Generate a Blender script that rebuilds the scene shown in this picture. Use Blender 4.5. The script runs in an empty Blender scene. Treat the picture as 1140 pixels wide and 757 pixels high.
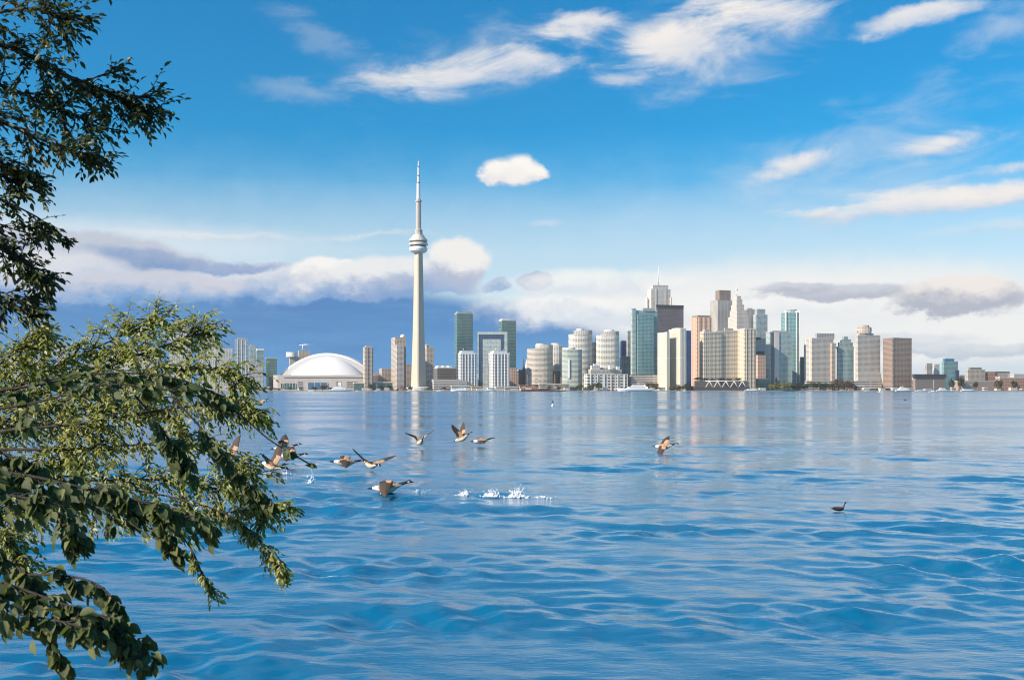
import bpy, bmesh, math, random
import numpy as np
from mathutils import Vector, Matrix, noise as mnoise
from mathutils.kdtree import KDTree

random.seed(7)
SC = bpy.context.scene
COL = SC.collection
R = math.radians

# ------------------------------------------------------------------ camera
F = 1140.0            # photograph width in pixels = focal length in pixels
HOR = 434.0           # row of the horizon
CAMZ = 3.0
cam = bpy.data.cameras.new("camera")
cam.sensor_width = 36.0
cam.lens = 36.0
cam.shift_y = (HOR - 378.5) / 1140.0
cam.clip_start = 0.1
cam.clip_end = 60000
cam.dof.use_dof = True
cam.dof.focus_distance = 60
cam.dof.aperture_fstop = 9.0
camo = bpy.data.objects.new("camera", cam)
camo.location = (0, 0, CAMZ)
camo.rotation_euler = (R(90), 0, 0)
COL.objects.link(camo)
SC.camera = camo

def at(px, py, d):
    """point that the photograph shows at column px, row py, d metres ahead"""
    return Vector(((px - 570) / F * d, d, CAMZ + (HOR - py) / F * d))

# ------------------------------------------------------------------ light
SUN_EL = 32.0
SUN_AZ = Vector((-0.855, -0.52, 0)).normalized()      # towards the sun, on the ground
SUNDIR = (SUN_AZ * math.cos(R(SUN_EL)) + Vector((0, 0, math.sin(R(SUN_EL))))).normalized()
sl = bpy.data.lights.new("sun", "SUN")
sl.energy = 4.8
sl.angle = R(0.5)
sl.color = (1.0, 0.86, 0.70)
so = bpy.data.objects.new("sun", sl)
so.rotation_euler = (-SUNDIR).to_track_quat('-Z', 'Y').to_euler()
so.location = SUNDIR * 500
COL.objects.link(so)

SC.view_settings.view_transform = 'Standard'
SC.view_settings.look = 'None'
SC.view_settings.gamma = 1
SC.view_settings.use_curve_mapping = False
SC.view_settings.exposure = 0.55
SC.cycles.max_bounces = 6
SC.cycles.transparent_max_bounces = 8
SC.cycles.caustics_reflective = False
SC.cycles.caustics_refractive = False
SC.cycles.sample_clamp_indirect = 6
SC.cycles.use_denoising = True
SC.cycles.filter_width = 1.05

# ------------------------------------------------------------------ node expressions
class G:
    """a node tree written as arithmetic on sockets"""
    def __init__(s, tree):
        s.t = tree
    def n(s, typ, **kw):
        nd = s.t.nodes.new(typ)
        for k, v in kw.items():
            setattr(nd, k, v)
        return nd
    def put(s, v, sock):
        if isinstance(v, X):
            s.t.links.new(v.s, sock)
        elif v is not None:
            if hasattr(sock.default_value, '__len__'):
                m = len(sock.default_value)
                if not hasattr(v, '__len__'):
                    v = (v,) * 3
                v = tuple(v)[:m]
                if len(v) < m:
                    v = v + (1.0,) * (m - len(v))
            sock.default_value = v
    def m(s, op, a, b=None, c=None, clamp=False):
        nd = s.n('ShaderNodeMath', operation=op, use_clamp=clamp)
        for i, v in enumerate((a, b, c)):
            if v is not None:
                s.put(v, nd.inputs[i])
        return X(s, nd.outputs[0])
    def xyz(s, v):
        nd = s.n('ShaderNodeSeparateXYZ')
        s.put(v, nd.inputs[0])
        return [X(s, o) for o in nd.outputs]
    def vec(s, x, y, z=0.0):
        nd = s.n('ShaderNodeCombineXYZ')
        for i, v in enumerate((x, y, z)):
            s.put(v, nd.inputs[i])
        return X(s, nd.outputs[0])
    def noise(s, v, scale=1.0, detail=2.0, rough=0.5, dist=0.0, col=False):
        nd = s.n('ShaderNodeTexNoise')
        s.put(v, nd.inputs['Vector'])
        nd.inputs['Scale'].default_value = scale
        nd.inputs['Detail'].default_value = detail
        nd.inputs['Roughness'].default_value = rough
        nd.inputs['Distortion'].default_value = dist
        return X(s, nd.outputs['Color' if col else 'Fac'])
    def voro(s, v, scale, detail=2.0, rough=0.5, smooth=0.6):
        nd = s.n('ShaderNodeTexVoronoi', voronoi_dimensions='3D', feature='SMOOTH_F1', normalize=True)
        s.put(v, nd.inputs['Vector'])
        nd.inputs['Scale'].default_value = scale
        nd.inputs['Detail'].default_value = detail
        nd.inputs['Roughness'].default_value = rough
        nd.inputs['Smoothness'].default_value = smooth
        return X(s, nd.outputs['Distance'])
    def mix(s, f, a, b):
        nd = s.n('ShaderNodeMix', data_type='RGBA')
        s.put(f, nd.inputs[0]); s.put(a, nd.inputs[6]); s.put(b, nd.inputs[7])
        return X(s, nd.outputs[2])
    def ss(s, x, lo, hi):
        nd = s.n('ShaderNodeMapRange', interpolation_type='SMOOTHSTEP')
        s.put(x, nd.inputs[0]); s.put(lo, nd.inputs[1]); s.put(hi, nd.inputs[2])
        return X(s, nd.outputs[0])
    def lin(s, x, lo, hi, a=0.0, b=1.0):
        nd = s.n('ShaderNodeMapRange')
        s.put(x, nd.inputs[0]); s.put(lo, nd.inputs[1]); s.put(hi, nd.inputs[2])
        s.put(a, nd.inputs[3]); s.put(b, nd.inputs[4])
        return X(s, nd.outputs[0])

class X:
    def __init__(s, g, sock):
        s.g, s.s = g, sock
    def __add__(s, o): return s.g.m('ADD', s, o)
    def __radd__(s, o): return s.g.m('ADD', o, s)
    def __sub__(s, o): return s.g.m('SUBTRACT', s, o)
    def __rsub__(s, o): return s.g.m('SUBTRACT', o, s)
    def __mul__(s, o): return s.g.m('MULTIPLY', s, o)
    def __rmul__(s, o): return s.g.m('MULTIPLY', o, s)
    def __truediv__(s, o): return s.g.m('DIVIDE', s, o)

def s2l(c):
    return tuple(((v / 255) / 12.92 if v / 255 <= 0.04045 else ((v / 255 + 0.055) / 1.055) ** 2.4) for v in c)

# ------------------------------------------------------------------ sky
W = bpy.data.worlds.new("World")
SC.world = W
W.use_nodes = True
wt = W.node_tree
wt.nodes.clear()
g = G(wt)
EXPO = 2 ** SC.view_settings.exposure
STR = 0.1
sky = g.n('ShaderNodeTexSky', sky_type='NISHITA')
sky.sun_disc = False
sky.sun_elevation = R(SUN_EL)
sky.sun_rotation = math.atan2(SUN_AZ.x, SUN_AZ.y)
sky.air_density = 1.0
sky.dust_density = 0.6
sky.ozone_density = 2.0
SKY = X(g, sky.outputs[0])
tc = g.n('ShaderNodeTexCoord')
dx, dy, dz = g.xyz(X(g, tc.outputs['Generated']))
AZ = g.m('ARCTAN2', dx, dy)
EL = g.m('ARCTAN2', dz, g.m('SQRT', dx * dx + dy * dy))

def azel(px, py):
    a = math.atan2(px - 570, F)
    return a, math.atan2(HOR - py, math.hypot(px - 570, F))

# a deep clear-air blue overhead, paler low down: the clear sky's own colour, more saturated with height
hs = g.n('ShaderNodeHueSaturation')
g.put(g.lin(EL, 0.06, 0.24, 1.12, 1.66) + g.ss(EL, 0.13, 0.34) * 1.05, hs.inputs['Saturation'])
hs.inputs['Hue'].default_value = 0.493
g.put(g.lin(EL, 0.05, 0.40, 0.95, 1.04), hs.inputs['Value'])
g.put(SKY, hs.inputs['Color'])
col = X(g, hs.outputs[0])

P = g.vec(AZ, EL, 0.0)
n1 = g.noise(g.vec(AZ, EL * 1.5, 3.1), 22.0, 9.0, 0.68)
nB = g.noise(g.vec(AZ, EL * 1.6, 9.7), 5.0, 3.0, 0.5)            # broad shape
vA = g.voro(g.vec(AZ + (n1 - 0.5) * 0.03, EL * 1.35 + (n1 - 0.5) * 0.02, 0.4), 24.0, 3.0, 0.55)
nA = (1.0 - vA * 1.55) * 0.55 + ((n1 - 0.5) * 1.7 + 0.5) * 0.45          # cauliflower billows
nC = (g.noise(g.vec(AZ * 1.0 + EL * 1.2, EL * 3.2 - AZ * 0.55, 5.0), 9.0, 8.0, 0.62, 0.5) - 0.5) * 1.25 + 0.5   # soft combed wisps
nD = g.noise(g.vec(AZ * 0.5, EL * 4.0, 1.0), 16.0, 5.0, 0.55)    # flat streaks
wU = (nB - 0.5) * 0.05 + (n1 - 0.5) * 0.040
wV = (n1 - 0.5) * 0.026 + (nB - 0.5) * 0.02

def C(c):
    """sky radiance that shows as the sRGB colour c"""
    return tuple(v / EXPO / STR for v in s2l(c))

def blob(px, py, rx, ry, rot=0.0, warp=1.0):
    """(1 at the middle, 0 at the rim, height inside -1..1) of one cloud"""
    a, e = azel(px, py)
    if warp:
        u, v = AZ + wU * float(warp) - a, EL + wV * float(warp) - e
    else:
        u, v = AZ - a, EL - e
    c, s = math.cos(R(rot)), math.sin(R(rot))
    p = (u * c + v * s) * (F / rx)
    q = (v * c - u * s) * (F / ry)
    return 1.0 - g.m('SQRT', p * p + q * q), q

def puff(px, py, rx, ry, top, bot, rot=0.0, op=1.0, lo=0.0, hi=0.35, k=0.7, tlo=-0.5, thi=0.6, tex=None, warp=1):
    global col
    b, q = blob(px, py, rx, ry, rot, warp)
    t = nA if tex is None else tex
    al = g.ss(b + (t - 0.5) * k, lo, hi)
    if op != 1.0:
        al = al * op
    cc = g.mix(g.ss(q + (t - 0.5) * 1.6, tlo, thi), C(bot), C(top))
    col = g.mix(al, col, cc)

WHITE, CREAM = (250, 248, 244), (244, 238, 228)
# pale veil low over the whole city, strongest beyond its far end
def veil(px, py, rx, ry, c, op, lo=0.0, hi=0.7):
    puff(px, py, rx, ry, c, c, 0, op, lo, hi, 0.25, warp=0)
veil(570, 350, 1700, 215, (205, 231, 246), 0.78, 0.05, 1.0)
veil(900, 390, 480, 112, (246, 246, 244), 0.97, 0.0, 0.38)
veil(1180, 425, 300, 34, (196, 216, 228), 0.75, 0.0, 0.6)
veil(90, 268, 330, 34, (238, 242, 246), 0.5)
# dark blue rain behind the west end of the city
b1, q1 = blob(230, 430, 560, 124, 0, 0.5)
al = g.ss(b1 + (nB - 0.5) * 0.16 + (n1 - 0.5) * 0.10, 0.0, 0.16)
rain = g.mix(g.ss(EL, 0.0, 0.09), C((86, 158, 216)), C((40, 124, 192)))
rain = g.mix(g.ss((nD - 0.5) * 1.6 + (nB - 0.5) * 1.2, -0.1, 0.45) * 0.6, rain, C((86, 148, 206)))
rain = g.mix(g.ss((nB - 0.5) * 1.8 - (nD - 0.5) * 0.8, 0.0, 0.4) * 0.5, rain, C((42, 112, 182)))
col = g.mix(al * 0.97, col, rain)
# cumulus bank on top of the rain
RAIN = (66, 140, 202)
puff(140, 318, 320, 30, (196, 206, 228), RAIN, 2, 0.9, 0, 0.7, 0.8, -0.9, 0.7)
puff(110, 281, 170, 22, (194, 201, 216), (138, 162, 202), -5, 0.95, 0, 0.35, 0.9, -.8, .5)
puff(200, 294, 130, 14, (160, 178, 208), (116, 152, 200), -4, 0.9, 0, 0.4, 0.9, -.6, .9)
puff(55, 304, 90, 32, (228, 229, 233), (176, 192, 222), 0, 0.9, 0, 0.45, 0.9, -.7, .5)
puff(320, 312, 120, 24, (224, 227, 234), (120, 164, 214), 0, 0.95, 0.0, 0.3, 1.1, -.8, .4)
puff(215, 318, 90, 16, (208, 210, 222), (112, 162, 214), 0, 0.9, 0.0, 0.32, 1.1, -.8, .5)
puff(130, 322, 70, 16, (206, 209, 222), (112, 162, 214), 0, 0.85, 0.0, 0.34, 1.1, -.8, .5)
puff(265, 296, 75, 8, (142, 166, 206), (120, 156, 206), 3, 0.85, 0, 0.6, 0.8)
puff(360, 300, 40, 16, (255, 251, 246), (200, 206, 220), 0, 0.95, 0, 0.3, 1.1, -.9, .2)
puff(430, 309, 90, 25, (240, 240, 240), (128, 162, 210), 4, 0.95, 0, 0.3, 1.1, -0.6, 0.4)
puff(508, 293, 40, 30, (248, 245, 240), (176, 188, 210), 0, 0.97, 0, 0.28, 1.0, -0.6, 0.4)
puff(475, 318, 75, 13, (176, 188, 214), (112, 158, 208), 0, 0.8, 0, 0.45, 0.9, -.8, .5)
puff(593, 314, 22, 10, (150, 172, 208), (112, 150, 202), 0, 0.97, 0, 0.35, 0.9)
puff(556, 317, 14, 9, (170, 190, 220), (126, 164, 210), 0, 0.85, 0, 0.4, 0.9)
puff(655, 318, 120, 20, (253, 252, 248), (224, 231, 239), 0, 0.75, 0, 0.6, 1.0)
puff(640, 348, 100, 16, (253, 251, 248), (190, 210, 232), -8, 0.85, 0, 0.5, 1.0)
# grey streaks and a lit cumulus over the east end
puff(800, 350, 300, 26, (252, 251, 248), (232, 236, 240), 0, 0.7, 0, 0.7, 1.1)
puff(935, 326, 105, 12, (204, 208, 218), (176, 183, 199), 0, 0.92, 0, 0.45, 1.2)
puff(880, 322, 50, 8, (204, 208, 218), (182, 188, 202), 0, 0.85, 0, 0.45, 1.2)
puff(1062, 332, 74, 24, (246, 238, 231), (176, 182, 197), 0, 0.97, 0, 0.34, 1.0, -0.3, 0.6)
puff(1090, 388, 120, 9, (214, 221, 228), (188, 202, 216), 0, 0.85, 0, 0.5, 1.1)
puff(1010, 376, 100, 8, (222, 228, 234), (204, 215, 227), 0, 0.7, 0, 0.6, 1.1)
# the single small cumulus in the clear blue
for (cx_, cy_, rx_, ry_, bt_) in ((573, 196, 38, 12, (214, 215, 226)), (556, 189, 20, 12, (232, 229, 231)), (578, 185, 20, 13, (244, 240, 236)), (594, 193, 17, 11, (226, 224, 229))):
    puff(cx_, cy_, rx_ * 1.04, ry_ * 1.06, (255, 250, 243), bt_, 0, 1.0, 0.0, 0.6, 1.5, -0.9, 0.3, warp=0.8)
puff(595, 254, 24, 8, (214, 228, 242), (214, 228, 242), 0, 0.5, 0, 0.9, 1.0)
# high cirrus
def cir(px, py, rx, ry, rot, op, k=1.5, hi=0.75, c=(248, 242, 236), c2=(196, 208, 228), tex=None):
    puff(px, py, rx * 1.12, ry * 1.15, c, c2, rot, op, 0.06, hi + 0.2, k * 1.15, -0.9, 0.5, nC if tex is None else tex)
cir(520, 75, 170, 42, 10, 0.4, 1.5, 1.1)
cir(500, 84, 105, 26, 12, 0.85, 1.7)
cir(590, 66, 70, 18, 4, 0.8)
cir(638, 28, 62, 18, 6, 0.85)
cir(800, 40, 165, 62, 16, 0.55, 1.8, 1.1)
cir(770, 42, 92, 36, 14, .95, 1.5, 0.6)
cir(855, 14, 90, 26, 8, 0.95, 1.3)
cir(700, 92, 60, 12, 6, 0.4)
cir(1030, 16, 70, 15, 3, 0.85, 0.9, 0.5)
cir(1125, 28, 60, 24, 0, 0.35)
cir(360, 42, 80, 18, -24, 0.16)
cir(350, 100, 90, 14, 0, 0.18)
cir(985, 170, 240, 60, 10, 0.42, 1.5, 1.2)
cir(895, 179, 52, 15, 12, 0.9, 1.2)
cir(1055, 157, 80, 16, 9, 0.92, 1.2)
cir(1015, 226, 165, 16, 5, 0.9, 1.1, 0.6)
cir(918, 235, 48, 10, 8, 0.9, 1.0)
cir(1130, 212, 90, 16, 4, 0.95, 1.1)
cir(1130, 186, 90, 8, 6, 0.6)
cir(1120, 252, 90, 10, 3, 0.4)
cir(240, 262, 150, 6, 2, 0.45, 1.0, 0.8, tex=nD)
cir(420, 262, 90, 5, 2, 0.4, 1.0, 0.8, tex=nD)
# more cirrus above the frame, seen again on the water
for (a, e, ra, re, o) in ((-0.15, 0.50, 0.30, 0.05, .7), (0.25, 0.60, 0.28, 0.06, .7), (0.55, 0.48, 0.2, 0.05, .6),
                          (-0.5, 0.62, 0.3, 0.06, .6), (0.05, 0.82, 0.4, 0.08, .7)):
    u, v = AZ + wU - a, EL + wV - e
    p, q = u * (1 / ra), v * (1 / re)
    bb = 1.0 - g.m('SQRT', p * p + q * q)
    col = g.mix(g.ss(bb + (nC - 0.5) * 1.5, 0.05, 0.9) * o, col, C((246, 242, 238)))
bg = g.n('ShaderNodeBackground')
bg.inputs['Strength'].default_value = STR
g.put(col, bg.inputs['Color'])
wo = g.n('ShaderNodeOutputWorld')
wt.links.new(bg.outputs[0], wo.inputs[0])
W.cycles.sampling_method = 'MANUAL'
W.cycles.sample_map_resolution = 512

# ------------------------------------------------------------------ materials
def new_mat(name):
    m = bpy.data.materials.new(name)
    m.use_nodes = True
    t = m.node_tree
    b = t.nodes['Principled BSDF']
    return m, G(t), b

MC = {}
def plain(name, c, rough=0.7, metal=0.0, var=0.12, scale=0.3):
    if name in MC:
        return MC[name]
    m, g, b = new_mat(name)
    geo = g.n('ShaderNodeNewGeometry')
    n = g.noise(X(g, geo.outputs['Position']), scale, 5, 0.6)
    g.put(g.mix(n, tuple(v * (1 - var) for v in c), tuple(min(1, v * (1 + var)) for v in c)), b.inputs['Base Color'])
    b.inputs['Roughness'].default_value = rough
    b.inputs['Metallic'].default_value = metal
    MC[name] = m
    return m

def facade(name, wall, glass, fh=3.2, bw=4.5, wf=0.5, ww=0.75, gv=0.9, rough=0.75, grough=0.18, pier=0.0):
    """wall with a grid of windows in metres: UV u runs round the block, v is height"""
    if name in MC:
        return MC[name]
    m, g, b = new_mat(name)
    uv = g.n('ShaderNodeUVMap')
    u, v, _ = g.xyz(X(g, uv.outputs[0]))
    su, sv = u / bw, v / fh
    wv = g.m('LESS_THAN', g.m('FRACT', sv), wf)
    wu = g.m('LESS_THAN', g.m('FRACT', su), ww)
    win = wv * wu
    wn = g.n('ShaderNodeTexWhiteNoise', noise_dimensions='2D')
    g.put(g.vec(g.m('FLOOR', su), g.m('FLOOR', sv)), wn.inputs['Vector'])
    rnd = X(g, wn.outputs['Value'])
    gv *= .6
    fh *= 2.0 if fh < 7 else 1
    bw *= 1.9 if bw < 9 else 1
    wall = tuple(min(.82, c * k_) for c, k_ in zip(wall, (1.30, 1.26, 1.19)))
    lo = tuple(c * (1 - 0.45 * gv) for c in glass)
    hi = tuple(min(0.8, c * (1 + 1.2 * gv)) for c in glass)
    gc = g.mix(rnd * rnd, lo, hi)
    reflect_patch = g.ss(g.noise(g.vec(u * 0.06, v * 0.035, 7.7), 1.0, 4, 0.6, 0.6), 0.46, 0.68)  # pale patches painted into the glass as reflections
    gc = g.mix(reflect_patch * 0.55, gc, tuple(min(.8, c * 1.9 + .05) for c in glass))
    fl = g.n('ShaderNodeTexWhiteNoise', noise_dimensions='1D')
    g.put(g.m('FLOOR', sv) + 0.5, fl.inputs['W'])
    gc = g.mix(X(g, fl.outputs['Value']) * 0.35, gc, tuple(c * .4 for c in glass))
    n = g.noise(g.vec(u * 0.05, v * 0.012, 1.3), 3.0, 5, 0.65)
    n2 = g.noise(g.vec(u * 0.7, v * 0.05, 4.0), 1.0, 3, 0.6)
    wc = g.mix(n * 0.6 + n2 * 0.4, tuple(c * 0.78 for c in wall), tuple(min(0.85, c * 1.18) for c in wall))
    bay = g.n('ShaderNodeTexWhiteNoise', noise_dimensions='1D')
    g.put(g.m('FLOOR', u / (bw * 2.6)), bay.inputs['W'])
    wc = g.mix(X(g, bay.outputs['Value']) * 0.22, wc, tuple(c * .55 for c in wall))
    g.put(g.mix(win, wc, gc), b.inputs['Base Color'])
    g.put(g.lin(win, 0, 1, rough, grough * .5), b.inputs['Roughness'])
    g.put(g.lin(win, 0, 1, .4, .9), b.inputs['Specular IOR Level'])
    MC[name] = m
    return m

CONC = lambda: plain('roof_concrete', (0.36, 0.35, 0.33), 0.85)

# ------------------------------------------------------------------ mesh building
class MB:
    def __init__(s):
        s.v, s.f, s.uv, s.mi, s.sm = [], [], [], [], []
    def face(s, pts, uvs=None, mi=0, smooth=False):
        k = len(s.v)
        s.v += [tuple(p) for p in pts]
        s.f.append(tuple(range(k, k + len(pts))))
        s.uv += list(uvs) if uvs else [(p[0] + p[1], p[2]) for p in pts]
        s.mi.append(mi)
        s.sm.append(smooth)
    def prism(s, poly, z0, z1, wall=0, roof=1, top=None, bottom=False):
        """walls over a footprint (counter-clockwise), optionally shrinking to the footprint top"""
        top = top or poly
        n = len(poly)
        u = 0.0
        for i in range(n):
            a, b = Vector(poly[i]), Vector(poly[(i + 1) % n])
            c, d = Vector(top[(i + 1) % n]), Vector(top[i])
            L = (b - a).length
            s.face([(a.x, a.y, z0), (b.x, b.y, z0), (c.x, c.y, z1), (d.x, d.y, z1)],
                   [(u, z0), (u + L, z0), (u + L, z1), (u, z1)], wall)
            u += L
        s.face([(p[0], p[1], z1) for p in top], None, roof)
        if bottom:
            s.face([(p[0], p[1], z0) for p in reversed(poly)], None, roof)
    def box(s, x0, x1, y0, y1, z0, z1, wall=0, roof=0):
        s.prism([(x0, y0), (x1, y0), (x1, y1), (x0, y1)], z0, z1, wall, roof, bottom=True)
    def tube(s, pts, rad, n=6, mi=0, cap=True, smooth=True):
        pts = [Vector(p) for p in pts]
        if not hasattr(rad, '__len__'):
            rad = [rad] * len(pts)
        rings = []
        for i, p in enumerate(pts):
            d = (pts[min(i + 1, len(pts) - 1)] - pts[max(i - 1, 0)]).normalized()
            ref = Vector((0, 0, 1)) if abs(d.z) < 0.9 else Vector((1, 0, 0))
            e1 = d.cross(ref).normalized()
            e2 = d.cross(e1)
            rings.append([p + (e1 * math.cos(2 * math.pi * k / n) + e2 * math.sin(2 * math.pi * k / n)) * rad[i] for k in range(n)])
        s.rings(rings, mi, cap, smooth)
    def rings(s, rings, mi=0, cap=True, smooth=True):
        base = len(s.v)
        n = len(rings[0])
        for r in rings:
            s.v += [tuple(p) for p in r]
        for i in range(len(rings) - 1):
            for k in range(n):
                a, b = base + i * n + k, base + i * n + (k + 1) % n
                s.f.append((a, b, b + n, a + n))
                s.uv += [(k, i), (k + 1, i), (k + 1, i + 1), (k, i + 1)]
                s.mi.append(mi); s.sm.append(smooth)
        if cap:
            for idx in (tuple(range(base + n - 1, base - 1, -1)), tuple(range(base + (len(rings) - 1) * n, base + len(rings) * n))):
                s.f.append(idx); s.uv += [(0, 0)] * n; s.mi.append(mi); s.sm.append(False)
    def lathe(s, cx, cy, prof, n=28, mi=0, mis=None, smooth=True):
        """profile of (radius, z) turned about a vertical axis"""
        for i in range(len(prof) - 1):
            (r0, z0), (r1, z1) = prof[i], prof[i + 1]
            m_ = mis[i] if mis else mi
            for k in range(n):
                a, b = 2 * math.pi * k / n, 2 * math.pi * (k + 1) / n
                q = [(cx + r0 * math.cos(a), cy + r0 * math.sin(a), z0), (cx + r0 * math.cos(b), cy + r0 * math.sin(b), z0),
                     (cx + r1 * math.cos(b), cy + r1 * math.sin(b), z1), (cx + r1 * math.cos(a), cy + r1 * math.sin(a), z1)]
                if r1 < 1e-6:
                    q = q[:3]
                elif r0 < 1e-6:
                    q = [q[0], q[2], q[3]]
                s.face(q, None, m_, smooth)
    def build(s, name, mats, parent=None, origin=None, merge=False):
        o_ = Vector(origin) if origin is not None else (Vector(parent['at']) if parent is not None and 'at' in parent else Vector((0, 0, 0)))
        me = bpy.data.meshes.new(name)
        me.from_pydata([(p[0] - o_.x, p[1] - o_.y, p[2] - o_.z) for p in s.v], [], s.f)
        l = me.uv_layers.new(name='UVMap')
        l.data.foreach_set('uv', np.array(s.uv, dtype=np.float32).ravel())
        for m_ in (mats if isinstance(mats, (list, tuple)) else [mats]):
            me.materials.append(m_)
        nm = len(me.materials)
        me.polygons.foreach_set('material_index', [min(i, nm - 1) for i in s.mi])
        me.polygons.foreach_set('use_smooth', s.sm)
        if merge:
            bm = bmesh.new(); bm.from_mesh(me)
            bmesh.ops.remove_doubles(bm, verts=bm.verts, dist=1e-4)
            bm.to_mesh(me); bm.free()
        me.update()
        o = bpy.data.objects.new(name, me)
        COL.objects.link(o)
        if parent is not None:
            o.parent = parent
        else:
            o.location = o_
        return o

def tag(o, label=None, cat=None, group=None, kind=None):
    if label: o['label'] = label
    if cat: o['category'] = cat
    if group: o['group'] = group
    if kind: o['kind'] = kind
    return o

ROOTS = {}
class Thing:
    """an Empty at the base of a thing; its parts are built in world metres and parented to it"""
    def __init__(s, name, label, cat, loc, group=None):
        s.o = bpy.data.objects.new(name, None)
        s.o.empty_display_size = 0.5
        s.o.location = loc
        s.loc = Vector(loc)
        COL.objects.link(s.o)
        tag(s.o, label, cat, group)
    def part(s, name, mb, mats, label=None, parent=None):
        o = mb.build(name, mats, None, s.loc)
        o.location = (0, 0, 0)
        o.parent = parent or s.o
        if label: o['label'] = label
        return o

def copy_tree(o, parent=None):
    c = o.copy()
    COL.objects.link(c)
    c.parent = parent
    for ch in list(o.children):
        copy_tree(ch, c)
    return c

# ------------------------------------------------------------------ water
m, g, b = new_mat('lake_water')
geo = g.n('ShaderNodeNewGeometry')
px_, py_, pz_ = g.xyz(X(g, geo.outputs['Position']))
far = g.ss(py_, 14.0, 130.0)
vfar = g.ss(py_, 80.0, 900.0)
patch = g.noise(g.vec(px_ * 0.010, py_ * 0.03, 2.0), 1.0, 4, 0.6)           # wind patches
gust = g.ss(patch, 0.42, 0.62)
chop = g.noise(g.vec(px_ * 0.50 + py_ * 0.22, py_ * 1.15 - px_ * 0.18, 5.0), 1.0, 4, 0.55, 0.3)
rip = g.noise(g.vec(px_ * 3.4 - py_ * 1.2, py_ * 6.5 + px_ * 1.5, 8.0), 1.0, 6, 0.62, 0.2)
near = g.ss(py_, 150.0, 40.0)
h = chop * (0.085 * (0.55 + 0.6 * gust)) * g.lin(near, 0, 1, 1.0, 0.6) + rip * (0.016 * (0.5 + 0.8 * gust))
h = h * g.lin(far, 0, 1, 1.0, 0.42) * g.lin(vfar, 0, 1, 1.0, 0.6)
bump = g.n('ShaderNodeBump')
bump.inputs['Strength'].default_value = 1.0
bump.inputs['Distance'].default_value = 1.0
g.put(h, bump.inputs['Height'])
m.node_tree.links.new(bump.outputs[0], b.inputs['Normal'])
dp = g.noise(g.vec(px_ * 0.03, py_ * 0.05, 0), 1.0, 3, 0.5)
g.put(g.mix(dp, (0.002, 0.105, 0.225), (0.005, 0.145, 0.28)), b.inputs['Base Color'])
g.put(g.lin(far, 0, 1, 1.9, 3.2), b.inputs['IOR'])  # reflectivity raised with distance to brighten the far water
streak = g.ss(g.noise(g.vec(px_ * 0.012, py_ * 0.05, 11.0), 1.0, 4, 0.6), 0.40, 0.60)
g.put(g.lin(far, 0, 1, 0.02, 0.15) * (0.65 + streak * 0.75), b.inputs['Roughness'])
WATER = m
# one sheet: a finely graded field of wind waves near the shore, flat beyond
rsw = np.random.RandomState(5)
NR, NC = 600, 560
yr = 4.5 * (165.0 / 4.5) ** np.linspace(0, 1, NR)
u = np.linspace(-1, 1, NC)
u = u * (0.75 + 0.25 * u * u)
Yg = np.repeat(yr[:, None], NC, 1)
Xg = u[None, :] * (16 + 0.85 * Yg)
Hg = np.zeros_like(Xg)
rough_patch = np.exp(-(((Xg - 4.2) / 4.6) ** 2 + ((Yg - 31.0) / 3.6) ** 2))       # stirred up by the goose's run
for i in range(130):
    lam = 0.20 * (3.4 / 0.20) ** (rsw.rand() ** 1.1)
    th = R(62) + rsw.normal(0, .45 if lam > 1.5 else .8)        # waves run in from the right, slantwise
    k = 2 * np.pi / lam
    slope = 0.0165 * (1.65 if lam < 0.9 else 1.1 if lam < 1.6 else .85)
    am = slope / k
    w = am * np.sin(k * (np.cos(th) * Xg + np.sin(th) * Yg) + rsw.rand() * 6.283)
    cell = 0.0062 * Yg
    w = w * np.clip((lam / cell - 2.5) / 3, 0, 1)
    if lam < 1.2:
        w = w * (1 + 1.1 * rough_patch)
    Hg += w
# groups of higher and lower waves
pn = np.zeros_like(Xg)
for i in range(14):
    a_ = rsw.rand() * 6.283
    q_ = 2 * np.pi / (2.5 * (16 / 2.5) ** rsw.rand())
    pn += np.sin(q_ * (np.cos(a_) * Xg * .6 + np.sin(a_) * Yg) + rsw.rand() * 6.283)
grp = np.clip(.92 + .24 * pn, .28, 1.9)
edge_ = np.clip((1 - np.abs(u)) / .08, 0, 1)[None, :] * np.clip((np.arange(NR) / 8.0), 0, 1)[:, None] * np.clip((165 - Yg) / 90, 0, 1)
Hg = Hg * grp * edge_ * (0.45 + 0.55 * np.clip((70 - Yg) / 50, 0, 1))
V = np.stack([Xg, Yg, Hg], -1).reshape(-1, 3)
ii = np.arange(NR - 1)[:, None] * NC + np.arange(NC - 1)[None, :]
Q = np.stack([ii, ii + 1, ii + NC + 1, ii + NC], -1).reshape(-1, 4)
verts = V.tolist()
faces = Q.tolist()
def flat(pts):
    k = len(verts)
    verts.extend(pts)
    faces.append(list(range(k, k + len(pts))))
yN, yF = float(yr[0]), float(yr[-1])
xN, xF = 16 + .85 * yN, 16 + .85 * yF
flat([(-6000, -200, 0), (6000, -200, 0), (6000, yN, 0), (xN, yN, 0), (-xN, yN, 0), (-6000, yN, 0)])
flat([(-6000, yN, 0), (-xN, yN, 0), (-xF, yF, 0), (-6000, yF, 0)])
flat([(xN, yN, 0), (6000, yN, 0), (6000, yF, 0), (xF, yF, 0)])
ys = [yF, 300, 500, 900, 1500, 2450]
for j in range(5):
    flat([(-6000, ys[j], 0), (6000, ys[j], 0), (6000, ys[j + 1], 0), (-6000, ys[j + 1], 0)])
me = bpy.data.meshes.new('lake_water')
me.from_pydata(verts, [], faces)
me.polygons.foreach_set('use_smooth', [True] * len(faces))
me.materials.append(WATER)
o = bpy.data.objects.new('lake_water', me)
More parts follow.
